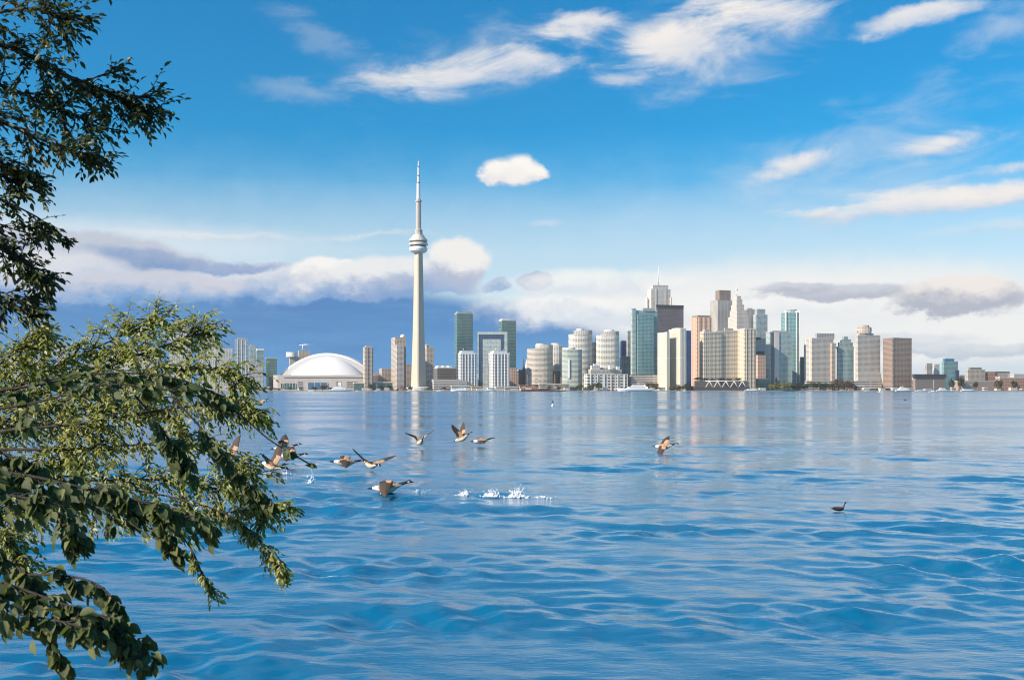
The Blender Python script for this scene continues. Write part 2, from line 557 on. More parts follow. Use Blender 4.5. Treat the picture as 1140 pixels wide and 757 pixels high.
COL.objects.link(o)
tag(o, kind='structure')

# far shore: the city's ground, quay wall and promenade
GROUND = plain('city_ground', (0.20, 0.20, 0.18), 0.9, var=0.4, scale=0.02)
QUAY = plain('quay_concrete', (0.26, 0.25, 0.23), 0.85, var=0.4, scale=0.05)
QY = 2375.0
mb = MB()
mb.face([(-6000, QY + 6, 1.5), (6000, QY + 6, 1.5), (6000, 5000, 1.5), (-6000, 5000, 1.5)])
tag(mb.build('city_ground', GROUND), kind='structure')
mb = MB()
jog = [(-6000, 40), (-900, 30), (-520, 12), (-330, 0), (-240, 0), (-239, 14), (-150, 14), (-149, 0), (60, 0), (61, 10), (180, 10), (181, 0),
       (560, 0), (561, 16), (760, 16), (761, 4), (1300, 4), (6000, 60)]
for (xa, ya), (xb, yb) in zip(jog[:-1], jog[1:]):
    mb.face([(xa, QY + ya - 14, -1), (xb, QY + yb - 14, -1), (xb, QY + yb - 14, 1.75), (xa, QY + ya - 14, 1.75)])
    mb.face([(xa, QY + ya - 14, 1.75), (xb, QY + yb - 14, 1.75), (xb, QY + 90, 1.75), (xa, QY + 90, 1.75)])
tag(mb.build('quay', QUAY), kind='structure')

# near shore under and behind the camera
SHORE = plain('shore_ground', (0.11, 0.10, 0.06), 0.95, var=0.6, scale=2.0)
edge = [(-60, 26), (-30, 16), (-14, 11.0), (-8.0, 8.6), (-5.2, 7.6), (-3.2, 6.2), (-1.5, 5.0), (1, 4.4), (5, 4.2), (12, 3.0), (40, -2), (70, -10)]
mb = MB()
for (a, b_) in zip(edge[:-1], edge[1:]):
    rowsA = [(a[0], a[1] + 0.5, -0.6), (a[0], a[1] - 0.3, 0.25), (a[0], a[1] - 1.2, 0.75), (a[0], a[1] - 3.5, 1.2), (a[0], -80, 1.5)]
    rowsB = [(b_[0], b_[1] + 0.5, -0.6), (b_[0], b_[1] - 0.3, 0.25), (b_[0], b_[1] - 1.2, 0.75), (b_[0], b_[1] - 3.5, 1.2), (b_[0], -80, 1.5)]
    for k in range(4):
        mb.face([rowsB[k], rowsA[k], rowsA[k + 1], rowsB[k + 1]])
tag(mb.build('shore_ground', SHORE, merge=True), kind='structure')

# ------------------------------------------------------------------ the city
TH = 17.0          # the street grid is turned this much
def foot(x0, xc, x1, D, th=TH):
    """footprint whose corner shows at column xc, its lit side running to x0, its front to x1"""
    k0, kc, k1 = ((x - 570) / F for x in (x0, xc, x1))
    Cx, Cy = kc * D, D
    dr = Vector((math.cos(R(th)), math.sin(R(th))))
    dl = Vector((-math.sin(R(th)), math.cos(R(th))))
    a = (k1 * Cy - Cx) / (dr.x - k1 * dr.y)
    den = dl.x - k0 * dl.y
    b = (k0 * Cy - Cx) / den if abs(den) > 1e-6 else -1
    if b < 6 or b > 70:
        dl = Vector((kc - 0.02, 1)).normalized() if b < 0 else dl
        b = 26 if b < 0 or b > 70 else max(b, 8)
    c = Vector((Cx, Cy))
    return [tuple(c), tuple(c + dr * a), tuple(c + dr * a + dl * b), tuple(c + dl * b)]

def zz(py, D):
    return CAMZ + (HOR - py) / F * D

def inset(poly, d):
    c = sum((Vector(p) for p in poly), Vector((0, 0))) / len(poly)
    return [tuple(Vector(p) + (c - Vector(p)).normalized() * d * 1.3) for p in poly]

def lerp2(a, b, t):
    return (a[0] + (b[0] - a[0]) * t, a[1] + (b[1] - a[1]) * t)

class Bld(Thing):
    def __init__(s, label, px, D, name='building', cat='building', group=None):
        p = at(px, HOR, D)
        super().__init__(name, label, cat, (p.x, D, 1.5), group)
        s.D = D
    def blk(s, part, x0, x1, ytop, mat, xc=None, ybot=None, dD=0.0, roof=None, th=TH, parapet=True):
        D = s.D + dD
        if xc is None:
            xc = x0 + min(0.22 * (x1 - x0), 5.0) if x0 > 255 else x0
        poly = foot(x0, xc, x1, D, th)
        z0 = 1.5 if ybot is None else zz(ybot, D)
        z1 = zz(ytop, D)
        mb = MB()
        mb.prism(poly, z0, z1, 0, 1, bottom=ybot is not None)
        s.part(part, mb, [mat, roof or CONC()])
        return poly, z0, z1
    def cyl(s, part, x0, x1, ytop, mat, ybot=None, dD=0.0, n=24, ratio=0.8, power=2.4, roof=None):
        D = s.D + dD
        cx, rx = ((x0 + x1) / 2 - 570) / F * D, (x1 - x0) / 2 / F * D
        poly = []
        for k in range(n):
            t = 2 * math.pi * k / n
            c_, s_ = math.cos(t), math.sin(t)
            q = (abs(c_) ** power + abs(s_) ** power) ** (-1 / power)
            poly.append((cx + rx * c_ * q, D + rx * ratio + rx * ratio * s_ * q))
        z0 = 1.5 if ybot is None else zz(ybot, D)
        z1 = zz(ytop, D)
        mb = MB()
        mb.prism(poly, z0, z1, 0, 1, bottom=ybot is not None)
        s.part(part, mb, [mat, roof or CONC()])
        return poly, z0, z1
    def fins(s, part, info, n, w, out, mat, face=0, z0=None, z1=None, t0=0.0, t1=1.0):
        """upright fins standing proud of one face"""
        poly, a, b = info
        z0 = a if z0 is None else z0
        z1 = b if z1 is None else z1
        p, q = Vector(poly[face]), Vector(poly[(face + 1) % len(poly)])
        d = (q - p).normalized()
        nrm = Vector((d.y, -d.x))
        L = (q - p).length
        mb = MB()
        for i in range(n):
            c = L * (t0 + (t1 - t0) * (i + 0.5) / n)
            A, B = p + d * (c - w / 2), p + d * (c + w / 2)
            mb.prism([tuple(A + nrm * out), tuple(B + nrm * out), tuple(B - nrm * 0.3), tuple(A - nrm * 0.3)], z0, z1, 0, 0, bottom=True)
        s.part(part, mb, mat)
    def slabs(s, part, info, step, th, out, mat, skip=0):
        """thin floor slabs proud of the walls all round"""
        poly, z0, z1 = info
        c = sum((Vector(p) for p in poly), Vector((0, 0))) / len(poly)
        big = [tuple(c + (Vector(p) - c) * (1 + out / (Vector(p) - c).length)) for p in poly]
        mb = MB()
        z = z0 + step
        while z < z1 - 0.5:
            mb.prism(big, z, z + th, 0, 0, bottom=True)
            z += step
        s.part(part, mb, mat)
    def roofbox(s, info, t0, t1, h, mat=None, part='penthouse', u0=0.2, u1=0.8):
        poly, z0, z1 = info
        p = [Vector(q) for q in poly[:4]]
        def pt(a, b): return tuple(p[0] + (p[1] - p[0]) * a + (p[3] - p[0]) * b)
        mb = MB()
        mb.prism([pt(t0, u0), pt(t1, u0), pt(t1, u1), pt(t0, u1)], z1, z1 + h, 0, 1)
        s.part(part, mb, [mat or plain('penthouse_grey', (0.42, 0.41, 0.39), 0.8), CONC()])
    def rim(s, info, mat=None, h=1.6, w=0.6, part='parapet'):
        poly, z0, z1 = info
        n = len(poly)
        c = sum((Vector(q) for q in poly), Vector((0, 0))) / n
        o_ = [Vector(q) + (Vector(q) - c).normalized() * 0.35 for q in poly]
        i_ = [Vector(q) - (Vector(q) - c).normalized() * w for q in poly]
        mb = MB()
        for k in range(n):
            a, b, e, f = o_[k], o_[(k + 1) % n], i_[(k + 1) % n], i_[k]
            zt = z1 + h
            mb.face([(a.x, a.y, z1 - .4), (b.x, b.y, z1 - .4), (b.x, b.y, zt), (a.x, a.y, zt)])
            mb.face([(e.x, e.y, z1 - .4), (f.x, f.y, z1 - .4), (f.x, f.y, zt), (e.x, e.y, zt)])
            mb.face([(a.x, a.y, zt), (b.x, b.y, zt), (e.x, e.y, zt), (f.x, f.y, zt)])
        s.part(part, mb, mat or plain('parapet_pale', (0.5, 0.48, 0.45), 0.8))

# facades
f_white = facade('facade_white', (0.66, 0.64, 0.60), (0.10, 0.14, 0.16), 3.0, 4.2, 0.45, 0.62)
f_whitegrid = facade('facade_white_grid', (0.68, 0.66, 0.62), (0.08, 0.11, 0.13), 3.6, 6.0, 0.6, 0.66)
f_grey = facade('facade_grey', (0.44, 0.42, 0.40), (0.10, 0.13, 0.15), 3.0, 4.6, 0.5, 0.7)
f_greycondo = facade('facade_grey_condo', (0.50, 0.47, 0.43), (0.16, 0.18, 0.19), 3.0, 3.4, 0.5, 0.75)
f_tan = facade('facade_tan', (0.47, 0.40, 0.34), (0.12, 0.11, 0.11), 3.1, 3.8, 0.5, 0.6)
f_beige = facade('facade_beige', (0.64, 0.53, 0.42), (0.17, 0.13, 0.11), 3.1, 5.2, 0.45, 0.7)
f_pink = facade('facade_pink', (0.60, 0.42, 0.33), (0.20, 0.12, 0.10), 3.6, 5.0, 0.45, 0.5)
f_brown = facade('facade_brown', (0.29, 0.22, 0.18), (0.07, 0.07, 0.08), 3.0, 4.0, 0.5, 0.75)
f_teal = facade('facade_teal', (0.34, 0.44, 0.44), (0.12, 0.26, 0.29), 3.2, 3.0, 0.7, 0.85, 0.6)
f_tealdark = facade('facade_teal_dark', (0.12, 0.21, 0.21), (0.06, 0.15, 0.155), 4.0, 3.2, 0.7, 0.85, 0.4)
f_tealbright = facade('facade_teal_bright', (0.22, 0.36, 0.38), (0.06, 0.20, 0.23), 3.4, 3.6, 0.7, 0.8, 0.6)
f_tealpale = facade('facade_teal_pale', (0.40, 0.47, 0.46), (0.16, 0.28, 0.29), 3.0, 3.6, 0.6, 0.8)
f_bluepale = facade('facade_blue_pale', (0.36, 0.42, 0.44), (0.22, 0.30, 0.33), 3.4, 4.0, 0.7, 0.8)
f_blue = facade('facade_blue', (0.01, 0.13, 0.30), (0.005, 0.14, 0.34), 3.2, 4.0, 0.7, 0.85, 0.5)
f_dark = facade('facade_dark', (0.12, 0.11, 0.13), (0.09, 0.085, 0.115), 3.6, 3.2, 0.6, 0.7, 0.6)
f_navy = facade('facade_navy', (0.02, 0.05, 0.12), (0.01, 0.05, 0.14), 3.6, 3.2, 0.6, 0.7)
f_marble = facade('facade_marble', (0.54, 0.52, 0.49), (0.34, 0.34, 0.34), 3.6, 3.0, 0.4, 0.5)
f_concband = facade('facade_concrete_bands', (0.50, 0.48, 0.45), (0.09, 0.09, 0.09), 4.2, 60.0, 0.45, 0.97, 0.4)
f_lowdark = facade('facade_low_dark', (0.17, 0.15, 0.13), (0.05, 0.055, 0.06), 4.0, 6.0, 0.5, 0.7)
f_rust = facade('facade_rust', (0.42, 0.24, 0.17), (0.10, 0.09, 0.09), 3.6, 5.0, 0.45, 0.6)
f_stripe = facade('facade_upright_stripes', (0.66, 0.61, 0.53), (0.30, 0.27, 0.23), 80.0, 4.0, 0.98, 0.35, 0.2)
M_white = plain('white_paint', (0.78, 0.77, 0.75), 0.55, var=0.05)
M_cream = plain('cream_stone', (0.70, 0.66, 0.58), 0.75)
M_steel = plain('steel', (0.35, 0.35, 0.36), 0.4, 0.6)
M_dark = plain('dark_metal', (0.05, 0.05, 0.055), 0.5)
M_glassblue = plain('window_glass_blue', (0.03, 0.13, 0.26), 0.08, var=0.4, scale=0.15)
M_glassgreen = plain('window_glass_green', (0.02, 0.10, 0.10), 0.1, var=0.5, scale=0.15)

# ---- towers west of the stadium
def tower(label, x0, x1, y, D, mat, xc=None, pent=True, cat='tower block', rim=True, name='tower_block', group=None):
    b = Bld(label, (x0 + x1) / 2, D, name, cat, group)
    info = b.blk('wall', x0, x1, y, mat, xc)
    if pent: b.roofbox(info, 0.2, 0.75, 5.5)
    if rim: b.rim(info)
    return b, info

tower('white condominium tower with twin upright bands far west behind the leaves', 62, 76, 382, 2600, f_white, pent=True)
b = Bld('slim white tower with a stepped crown rising highest behind the leafy tree', 200, 2700, 'tower_block', 'tower block')
i = b.blk('wall', 188, 213, 364, f_white); b.rim(i)
i = b.blk('crown', 191, 208, 359, f_white, ybot=364.5, dD=4); b.roofbox(i, .2, .8, 6)
b = Bld('white tower with a rounded cap beside the stepped crown behind the tree', 233, 2650, 'tower_block', 'tower block')
i = b.blk('wall', 222, 244, 380, f_white)
b.cyl('cap', 225, 238, 374, M_white, ybot=380.5, dD=5)
tower('short pale flat-topped block between two white towers near the tree', 244, 259, 388, 2750, f_white, pent=False)
b, i = tower('grey glass tower with dark cap and white corner strips west of the stadium', 258, 276, 378, 2560, f_bluepale)
b.fins('corner_strip', i, 3, 2.2, 0.6, M_white)
tower('pale green balcony tower squeezed between grey glass tower and green slab', 275.5, 285, 386, 2640, f_tealpale)
b, i = tower('sea green glass tower with a white roof lid west of the stadium', 284, 293.5, 390, 2700, f_teal, pent=False)
b.blk('roof_lid', 283.5, 294, 388, M_white, ybot=390.3, dD=-1)
tower('low green glass slab standing against the stadium wall', 293, 308.5, 399, 2520, f_tealdark, pent=False)
tower('beige windowless-looking block with a pale top west of the stadium', 272, 293, 405, 2470, f_greycondo, pent=False)
for x0, x1, y, D in ((96, 118, 396, 2800), (124, 146, 386, 2760), (150, 176, 392, 2820), (36, 54, 400, 2700), (10, 30, 396, 2750)):
    tower('pale condominium tower glimpsed through the gaps of the leaves', x0, x1, y, D, f_white, pent=True, group='towers behind the leaves')

# ---- stadium
D = 2480.0
b = Bld('white domed stadium with a sliding arched roof and grey concrete base', 357, D, 'domed_stadium', 'stadium')
sx = D / F
cx = (357 - 570) * sx
def X_(px): return (px - 570) * sx
poly = [(X_(303.5), D + 6), (X_(309), D), (X_(404), D), (X_(412), D + 8), (X_(414), D + 150), (X_(300), D + 150)]
mb = MB(); mb.prism(poly, 1.5, zz(417.5, D), 0, 1)
b.part('wall', mb, [plain('stadium_concrete', (0.44, 0.41, 0.39), 0.85, var=0.2, scale=0.08), CONC()])
M_roof = plain('stadium_membrane', (0.80, 0.79, 0.77), 0.6, var=0.04)
# outer arch: a vault of two nested shells running back from the front
def arch(xa, xb, ytop, ybase, y0, y1, thick, n=40):
    mb = MB()
    rx = (X_(xb) - X_(xa)) / 2; c = (X_(xa) + X_(xb)) / 2
    zb = zz(ybase, D); hh = zz(ytop, D) - zb
    ring = []
    for k in range(n + 1):
        u = -1 + 2 * k / n
        f_ = (1 - u * u) ** 0.93
        ring.append((c + rx * u, zb + hh * f_, c + (rx - thick * 1.6) * u, zb + (hh - thick * .8) * f_))
    for k in range(n):
        (ax, az, bx, bz), (cx_, cz, dx_, dz_) = ring[k], ring[k + 1]
        mb.face([(ax, y1, az), (ax, y0, az), (cx_, y0, cz), (cx_, y1, cz)], smooth=True)
        mb.face([(ax, y0, az), (bx, y0, bz), (dx_, y0, dz_), (cx_, y0, cz)])
        mb.face([(bx, y0, bz), (bx, y1, bz), (dx_, y1, dz_), (dx_, y0, dz_)], smooth=True)
        mb.face([(bx, y1, bz), (ax, y1, az), (cx_, y1, cz), (dx_, y1, dz_)])
    return mb
b.part('roof_arch', arch(304.5, 413, 392.0, 417.4, D + 62, D + 148, 7.0), M_roof)
b.part('roof_panel', arch(309, 410, 394.6, 417.4, D + 46, D + 61.5, 30.0), plain('roof_panel_shaded', (0.58, 0.58, 0.575), 0.6, var=0.05))  # greyer colour carries the shading that sets the dome off
mb = MB()     # quarter dome in front
rx, ry, rz = (X_(403.5) - X_(318)) / 2, 46.0, zz(397.0, D) - zz(419.2, D)
cxx, zb = (X_(318) + X_(403.5)) / 2, zz(419.2, D)
rows = []
for j in range(13):
    rr = 1 - j / 12
    rows.append([(cxx - rx * math.cos(math.pi * k / 36) * rr, D + 47 - ry * math.sin(math.pi * k / 36) * rr, zb + rz * (1 - rr ** 2.1)) for k in range(37)])
for j in range(12):
    for k in range(36):
        mb.face([rows[j][k], rows[j][k + 1], rows[j + 1][k + 1], rows[j + 1][k]], smooth=True)
b.part('roof_dome', mb, M_roof)
mb = MB(); mb.prism([(X_(316), D - 1.6), (X_(404), D - 1.6), (X_(404), D - 0.01), (X_(316), D - 0.01)], zz(420.4, D), zz(419.1, D), 0, 0, bottom=True)
b.part('cornice', mb, plain('cornice_grey', (0.34, 0.32, 0.30), 0.8))
def window(x0, x1, y0, y1, n, glass, dD=0.0):
    mb = MB(); mb.box(X_(x0), X_(x1), D - 1.2 + dD, D - 0.02 + dD, zz(y1, D), zz(y0, D))
    o = b.part('window', mb, glass)
    for k in range(n + 1):
        xx = x0 + (x1 - x0) * k / n
        mb = MB(); mb.box(X_(xx) - 0.5, X_(xx) + 0.5, D - 1.7 + dD, D - 1.21 + dD, zz(y1, D), zz(y0, D))
        b.part('mullion', mb, plain('frame_pale', (0.55, 0.54, 0.52)), parent=o)
window(343, 364.5, 426, 432.8, 3, M_glassblue)
window(316.5, 329, 426.6, 432.8, 4, M_glassgreen)
window(312.5, 315, 427, 432, 1, M_dark)
for x_ in (331.5, 374, 386, 392):
    for y_ in (425, 427.5, 430):
        mb = MB(); mb.box(X_(x_), X_(x_ + 5.5), D - .9, D - 0.03, zz(y_ + 1.1, D), zz(y_, D))
        b.part('louvre', mb, plain('louvre_dark', (0.16, 0.15, 0.14), 0.8))  # dark grey louvre strips
mb = MB(); mb.box(X_(378.5), X_(381.5), D - 26, D - 18, 1.5, zz(425.5, D - 22)); b.part('stair_tower', mb, M_white)

# ---- between stadium and tall tower
b = Bld('white storage drum on a concrete neck behind the stadium roof', 323, 2850, 'rooftop_drum', 'building')
b.blk('wall', 320, 333, 397, f_greycondo)
b.cyl('drum', 317.5, 329.5, 392, M_white, ybot=397.2, dD=-6)
b = Bld('tan tower under construction topped by a crane behind the stadium', 337, 2900, 'tower_block', 'tower block')
i = b.blk('wall', 329.5, 345, 390, f_tan)
p = at(337, 388, 2910)
mb = MB(); mb.tube([(p.x, p.y, zz(390, 2900)), (p.x, p.y, zz(383.5, 2900))], 1.0)
mb.tube([(p.x - 10, p.y, zz(384.2, 2900)), (p.x + 34, p.y, zz(383.2, 2900))], 0.8); mb.tube([(p.x, p.y, zz(382.2, 2900)), (p.x + 20, p.y, zz(383.4, 2900))], 0.4)
b.part('crane', mb, M_white)
b, i = tower('tan brick condominium slab hiding the stadium roof end', 400.5, 415.5, 387, 2440, f_tan, xc=406)
b.fins('bay', i, 2, 4.0, 1.2, f_tan)
b = Bld('tall tan condominium with a lower stepped front beside the great tower', 444, 2540, 'tower_block', 'tower block')
i = b.blk('wall', 435.5, 452, 376, f_tan, xc=440); b.rim(i)
p = at(448.5, 375, 2560); mb = MB(); mb.lathe(p.x, p.y, [(6.5, zz(376, 2560)), (6.5, zz(373.6, 2560)), (3, zz(372.4, 2560)), (0, zz(372.2, 2560))], 14); b.part('roof_tank', mb, M_white)
b.blk('front_step', 438.5, 450, 384, f_greycondo, xc=442, dD=-22)
tower('low tan brick block between stadium and tall tan condominium', 422, 436, 411, 2620, f_tan, pent=False)
tower('low brown block tucked beside the great tower foot', 449.5, 458, 406, 2700, f_tan, pent=False)
b, i = tower('grey tan condominium directly behind the great tower shaft', 470, 483, 387, 2560, f_tan, xc=475)
b.roofbox(i, .1, .5, 9)
tower('narrow grey block in the shade of the great tower', 464, 474, 397, 2620, f_greycondo, pent=False)
b, i = tower('low dark office with white roof plant near the great tower', 482, 509, 410, 2720, f_lowdark, pent=False)
for t in (.08, .35, .62): b.roofbox(i, t, t + .16, 7, M_white, 'roof_plant')
b = Bld('long low concrete terminal with dark openings beside the great tower', 500, 2430, 'terminal_building', 'terminal')
i = b.blk('wall', 481, 520, 425, f_concband, xc=483); b.rim(i, h=3.5)
b.blk('upper_storey', 480, 512, 422.3, plain('terminal_pale', (0.52, 0.50, 0.47)), ybot=425.2, xc=482, dD=3)

# ---- the great tower
D = 2425.0
b = Bld('very tall tapering concrete observation tower with a round pod and white mast', 465, D, 'observation_tower', 'tower')
cx = (465 - 570) / F * D
q = D / F
M_shaft = plain('shaft_concrete', (0.56, 0.48, 0.375), 0.8, var=0.08, scale=0.03)
mb = MB()
rot = R(-88)
def ysect(Rl, wl, core):
    pts = []
    for k in range(3):
        a = rot + k * 2 * math.pi / 3
        d = Vector((math.cos(a), math.sin(a))); n_ = Vector((-d.y, d.x))
        pts += [d * Rl - n_ * wl, d * Rl + n_ * wl]
        a2 = a + math.pi / 3
        pts.append(Vector((math.cos(a2), math.sin(a2))) * core)
    return [(cx + p.x, D + 20 + p.y) for p in pts]
prof = [(y_, r_ * 1.07, 1.5, r_ * .66) for y_, r_ in ((436.5, 20.0), (420, 18.2), (395, 16.0), (370, 14.3), (345, 12.8), (320, 11.6), (298, 10.6), (276, 9.8))]
zs = [max(1.5, zz(p[0], D)) for p in prof]
for k in range(len(prof) - 1):
    A, B = ysect(*prof[k][1:]), ysect(*prof[k + 1][1:])
    n_ = len(A)
    for e in range(n_):
        f_ = (e + 1) % n_
        mb.face([(A[e][0], A[e][1], zs[k]), (A[f_][0], A[f_][1], zs[k]), (B[f_][0], B[f_][1], zs[k + 1]), (B[e][0], B[e][1], zs[k + 1])])
b.part('shaft', mb, M_shaft)
Y = D + 20
def Z(py): return zz(py, D)
M_podglass = plain('pod_glass', (0.07, 0.07, 0.07), 0.2)
mb = MB(); mb.lathe(cx, Y, [(8, Z(280.6)), (16, Z(280.0)), (20.5, Z(278.5)), (21.8, Z(276.2)), (20.6, Z(274.4)), (18.5, Z(273.8))], 36); pod = b.part('radome', mb, M_white)
mb = MB(); mb.lathe(cx, Y, [(18.5, Z(273.8)), (19.5, Z(272.2))], 36); b.part('pod_window', mb, M_podglass)
mb = MB(); mb.lathe(cx, Y, [(19.5, Z(272.2)), (22.6, Z(271.8)), (22.6, Z(270.0)), (21.0, Z(269.4))], 36); b.part('pod_floor', mb, M_cream)
mb = MB(); mb.lathe(cx, Y, [(21.0, Z(269.4)), (21.0, Z(267.6))], 36); b.part('pod_window', mb, M_podglass)
mb = MB(); mb.lathe(cx, Y, [(21.0, Z(267.6)), (22.0, Z(267.3)), (21.0, Z(265.0)), (16.5, Z(264.4)), (16.5, Z(262.6)), (13.5, Z(262.2)), (13.5, Z(260.6)), (9, Z(260.2))], 36); b.part('pod_roof', mb, M_cream)
mb = MB(); mb.lathe(cx, Y, [(9, Z(260.5)), (8.6, Z(254.5)), (6.4, Z(253.4)), (5.9, Z(224.2)), (6.3, Z(224)), (7.6, Z(223.4)), (7.6, Z(221.6)), (5.6, Z(221.2)), (5.2, Z(220))], 12, smooth=False)
b.part('upper_shaft', mb, plain('upper_concrete', (0.46, 0.42, 0.38), 0.8))
for k in range(4):
    mb = MB(); a = R(20 + 90 * k); mb.box(cx + 7.6 * math.cos(a) - 2.2, cx + 7.6 * math.cos(a) + 2.2, Y + 7.6 * math.sin(a) - 2.2, Y + 7.6 * math.sin(a) + 2.2, Z(260.4), Z(255 + k))
    b.part('equipment_box', mb, plain('upper_concrete', (0, 0, 0)))
mb = MB(); mb.lathe(cx, Y, [(4.6, Z(221.3)), (4.1, Z(202.4)), (4.5, Z(202.3)), (4.5, Z(201.2)), (3.2, Z(201.0)), (3.0, Z(194.6)), (3.4, Z(194.4)), (3.4, Z(193.4)), (2.2, Z(193.2)), (2.0, Z(184.6)), (2.4, Z(184.4)), (2.4, Z(183.4)), (1.5, Z(183.2)), (1.2, Z(177.4)), (0.7, Z(177.2)), (0.5, Z(171.5)), (0, Z(171.2))], 12,
         mis=[0, 1, 1, 1, 0, 1, 1, 1, 0, 1, 1, 1, 0, 1, 1, 1])
b.part('antenna_mast', mb, [M_white, plain('mast_joint', (0.22, 0.2, 0.2))])
mb = MB(); mb.lathe(cx, Y, [(30, 1.5), (30, 8), (24, 10), (0, 10.5)], 24, smooth=False); b.part('entrance_hall', mb, M_cream)

# ---- glass towers and condominiums east of the tower
b, i = tower('dark green glass tower with a rounded pale top, taller of the two', 506, 526.5, 349, 2760, f_tealdark, xc=509, pent=False)
b.blk('crown', 507, 525.5, 346.8, f_teal, ybot=349.2, xc=510, dD=4)
b, i = tower('dark green glass tower behind the black framed office', 555.5, 574.5, 357, 2820, f_tealdark, xc=559, pent=False)
b.blk('crown', 556, 568, 355, M_white, ybot=357.2, xc=559, dD=4)
# black-framed office
D = 2640.0
b = Bld('office block wearing a thick dark picture frame round pale blue glass', 548, D, 'office_block', 'office block')
i = b.blk('wall', 531.5, 564.5, 369.5, f_bluepale, xc=533, dD=6)
def slab(part, x0, x1, y0, y1, yy, t, mat):
    mb = MB()
    pa, pb = at(x0, HOR, yy), at(x1, HOR, yy)
    s = math.tan(R(TH)) * 0
    mb.box(pa.x, pb.x, yy - t, yy - 0.01, zz(y1, D), zz(y0, D)); b.part(part, mb, mat)
slab('outer_frame', 531.5, 533, 369.5, 436, D, 3, f_tealpale)
slab('outer_frame', 561.5, 564.8, 369.5, 436, D, 3, f_tealpale)
slab('outer_frame', 533.05, 561.45, 369.5, 372.5, D, 3, f_tealpale)
slab('dark_frame', 533.05, 536.6, 372.6, 436, D, 2, f_navy)
slab('dark_frame', 557.6, 561.45, 372.6, 436, D, 2, f_navy)
slab('dark_frame', 536.65, 557.55, 372.6, 377.0, D, 2, f_navy)
slab('glass_front', 536.65, 557.55, 377.05, 436, D, 0.8, f_bluepale)
def gridcondo(label, x0, x1, ytop):
    b = Bld(label, (x0 + x1) / 2, 2460, 'tower_block', 'tower block')
    i = b.blk('wall', x0, x1, ytop, f_whitegrid, xc=x0 + 5)
    b.fins('pier', i, 5, 1.6, 1.4, M_white)
    b.fins('pier', (i[0], i[1], i[2]), 2, 1.6, 1.4, M_white, face=3)
    b.rim(i, M_white, 2.5)
    i2 = b.blk('crown', x0 + 2, x1 - 3, ytop - 3.4, M_white, ybot=ytop + .2, xc=x0 + 6, dD=6)
    mb = MB()
    p0, p1 = Vector(i2[0][0]), Vector(i2[0][1])
    zt = i2[2]
    mb.face([(p0.x + 8, p0.y + 4, zt + .2), (p1.x - 4, p1.y + 4, zt + .2), (p1.x - 8, p1.y + 6, zt + 6), (p0.x + 20, p0.y + 6, zt + 2)])
    mb.face([(p0.x + 8, p0.y + 8, zt + .2), (p0.x + 20, p0.y + 8, zt + 2), (p1.x - 8, p1.y + 8, zt + 6), (p1.x - 4, p1.y + 8, zt + .2)])
    mb.tube([(p0.x + 6, p0.y + 6, zt), (p0.x + 3, p0.y + 6, zt + 6)], 0.6)
    b.part('roof_sail', mb, M_white)
gridcondo('white grid-fronted condominium in front of the taller green glass tower', 508, 530, 394)
gridcondo('white grid-fronted condominium in front of the dark framed office', 544, 567.5, 394)
tower('small pink brick block between grid condominium and quay masts', 566, 575.5, 410, 2560, f_pink, pent=False)
tower('low dark grey block behind the ship masts', 575, 588, 412, 2600, f_lowdark, pent=False)
b = Bld('slender dark church spire behind the ship masts', 583, 2540, 'church_spire', 'spire')
p = at(583, HOR, 2540); mb = MB(); mb.lathe(p.x, p.y, [(5, 1.5), (5, zz(420, 2540)), (0, zz(397, 2540))], 8, smooth=False); b.part('spire', mb, M_dark)
p = at(586, HOR, 2540); mb = MB(); mb.lathe(p.x, p.y, [(2.5, 1.5), (2.5, zz(412, 2540)), (4, zz(411, 2540)), (0, zz(399, 2540))], 8, smooth=False); b.part('pinnacle', mb, M_white)

# bay-fronted condominiums
b = Bld('grey condominium with a curved white shoulder nearest the masts', 602, 2500, 'tower_block', 'tower block')
i = b.cyl('wall', 587, 616, 388, f_greycondo); b.slabs('balcony_slabs', i, 3.0, 0.5, 0.9, M_cream)
i2 = b.cyl('upper_bay', 596, 616, 383.6, f_greycondo, ybot=388.2, dD=5); b.cyl('roof_cap', 597, 607, 382.4, M_white, ybot=383.8, dD=8)
b = Bld('white rounded condominium column with its lower half darkened as shadow', 619, 2580, 'tower_block', 'tower block')
i = b.cyl('wall', 611.5, 626, 383.5, f_white); b.cyl('lantern', 614, 623, 382, M_white, ybot=383.7, dD=4)
b.cyl('shadow_bay', 613, 624, 413, f_lowdark, dD=-4)  # dark bay stands in for the shadow over the lower half
b = Bld('tallest of the pale bay-fronted condominiums, with stepped round shoulders', 646, 2540, 'tower_block', 'tower block')
i = b.cyl('wall', 633.5, 660, 372, f_white); b.slabs('balcony_slabs', i, 3.0, 0.5, 0.9, M_cream)
i = b.cyl('upper_bay', 639, 660, 367.5, f_grey, ybot=372.2, dD=4); b.cyl('roof_cap', 642, 650, 366, M_white, ybot=367.7, dD=8)
b.blk('back_slab', 655, 665, 381, f_grey, dD=18, xc=657)
b = Bld('lower green-grey bay condominium with one upright strip painted white as sunlit', 637, 2470, 'tower_block', 'tower block')
i = b.cyl('wall', 626, 648.5, 389, f_tealpale, power=3.2); b.slabs('balcony_slabs', i, 3.0, 0.4, 0.8, f_grey)
b.cyl('roof_cap', 626.5, 641, 387, M_cream, ybot=389.2, dD=4)
mb = MB(); pa = at(632.2, HOR, 2469); mb.box(pa.x, pa.x + 4.2, 2467, 2476, zz(421, 2469), zz(400, 2469)); b.part('lit_strip', mb, M_white)  # white box paints the sunlit strip between shadowed walls
b = Bld('pale rounded condominium with a brick-tinted bay and grey flank', 677, 2540, 'tower_block', 'tower block')
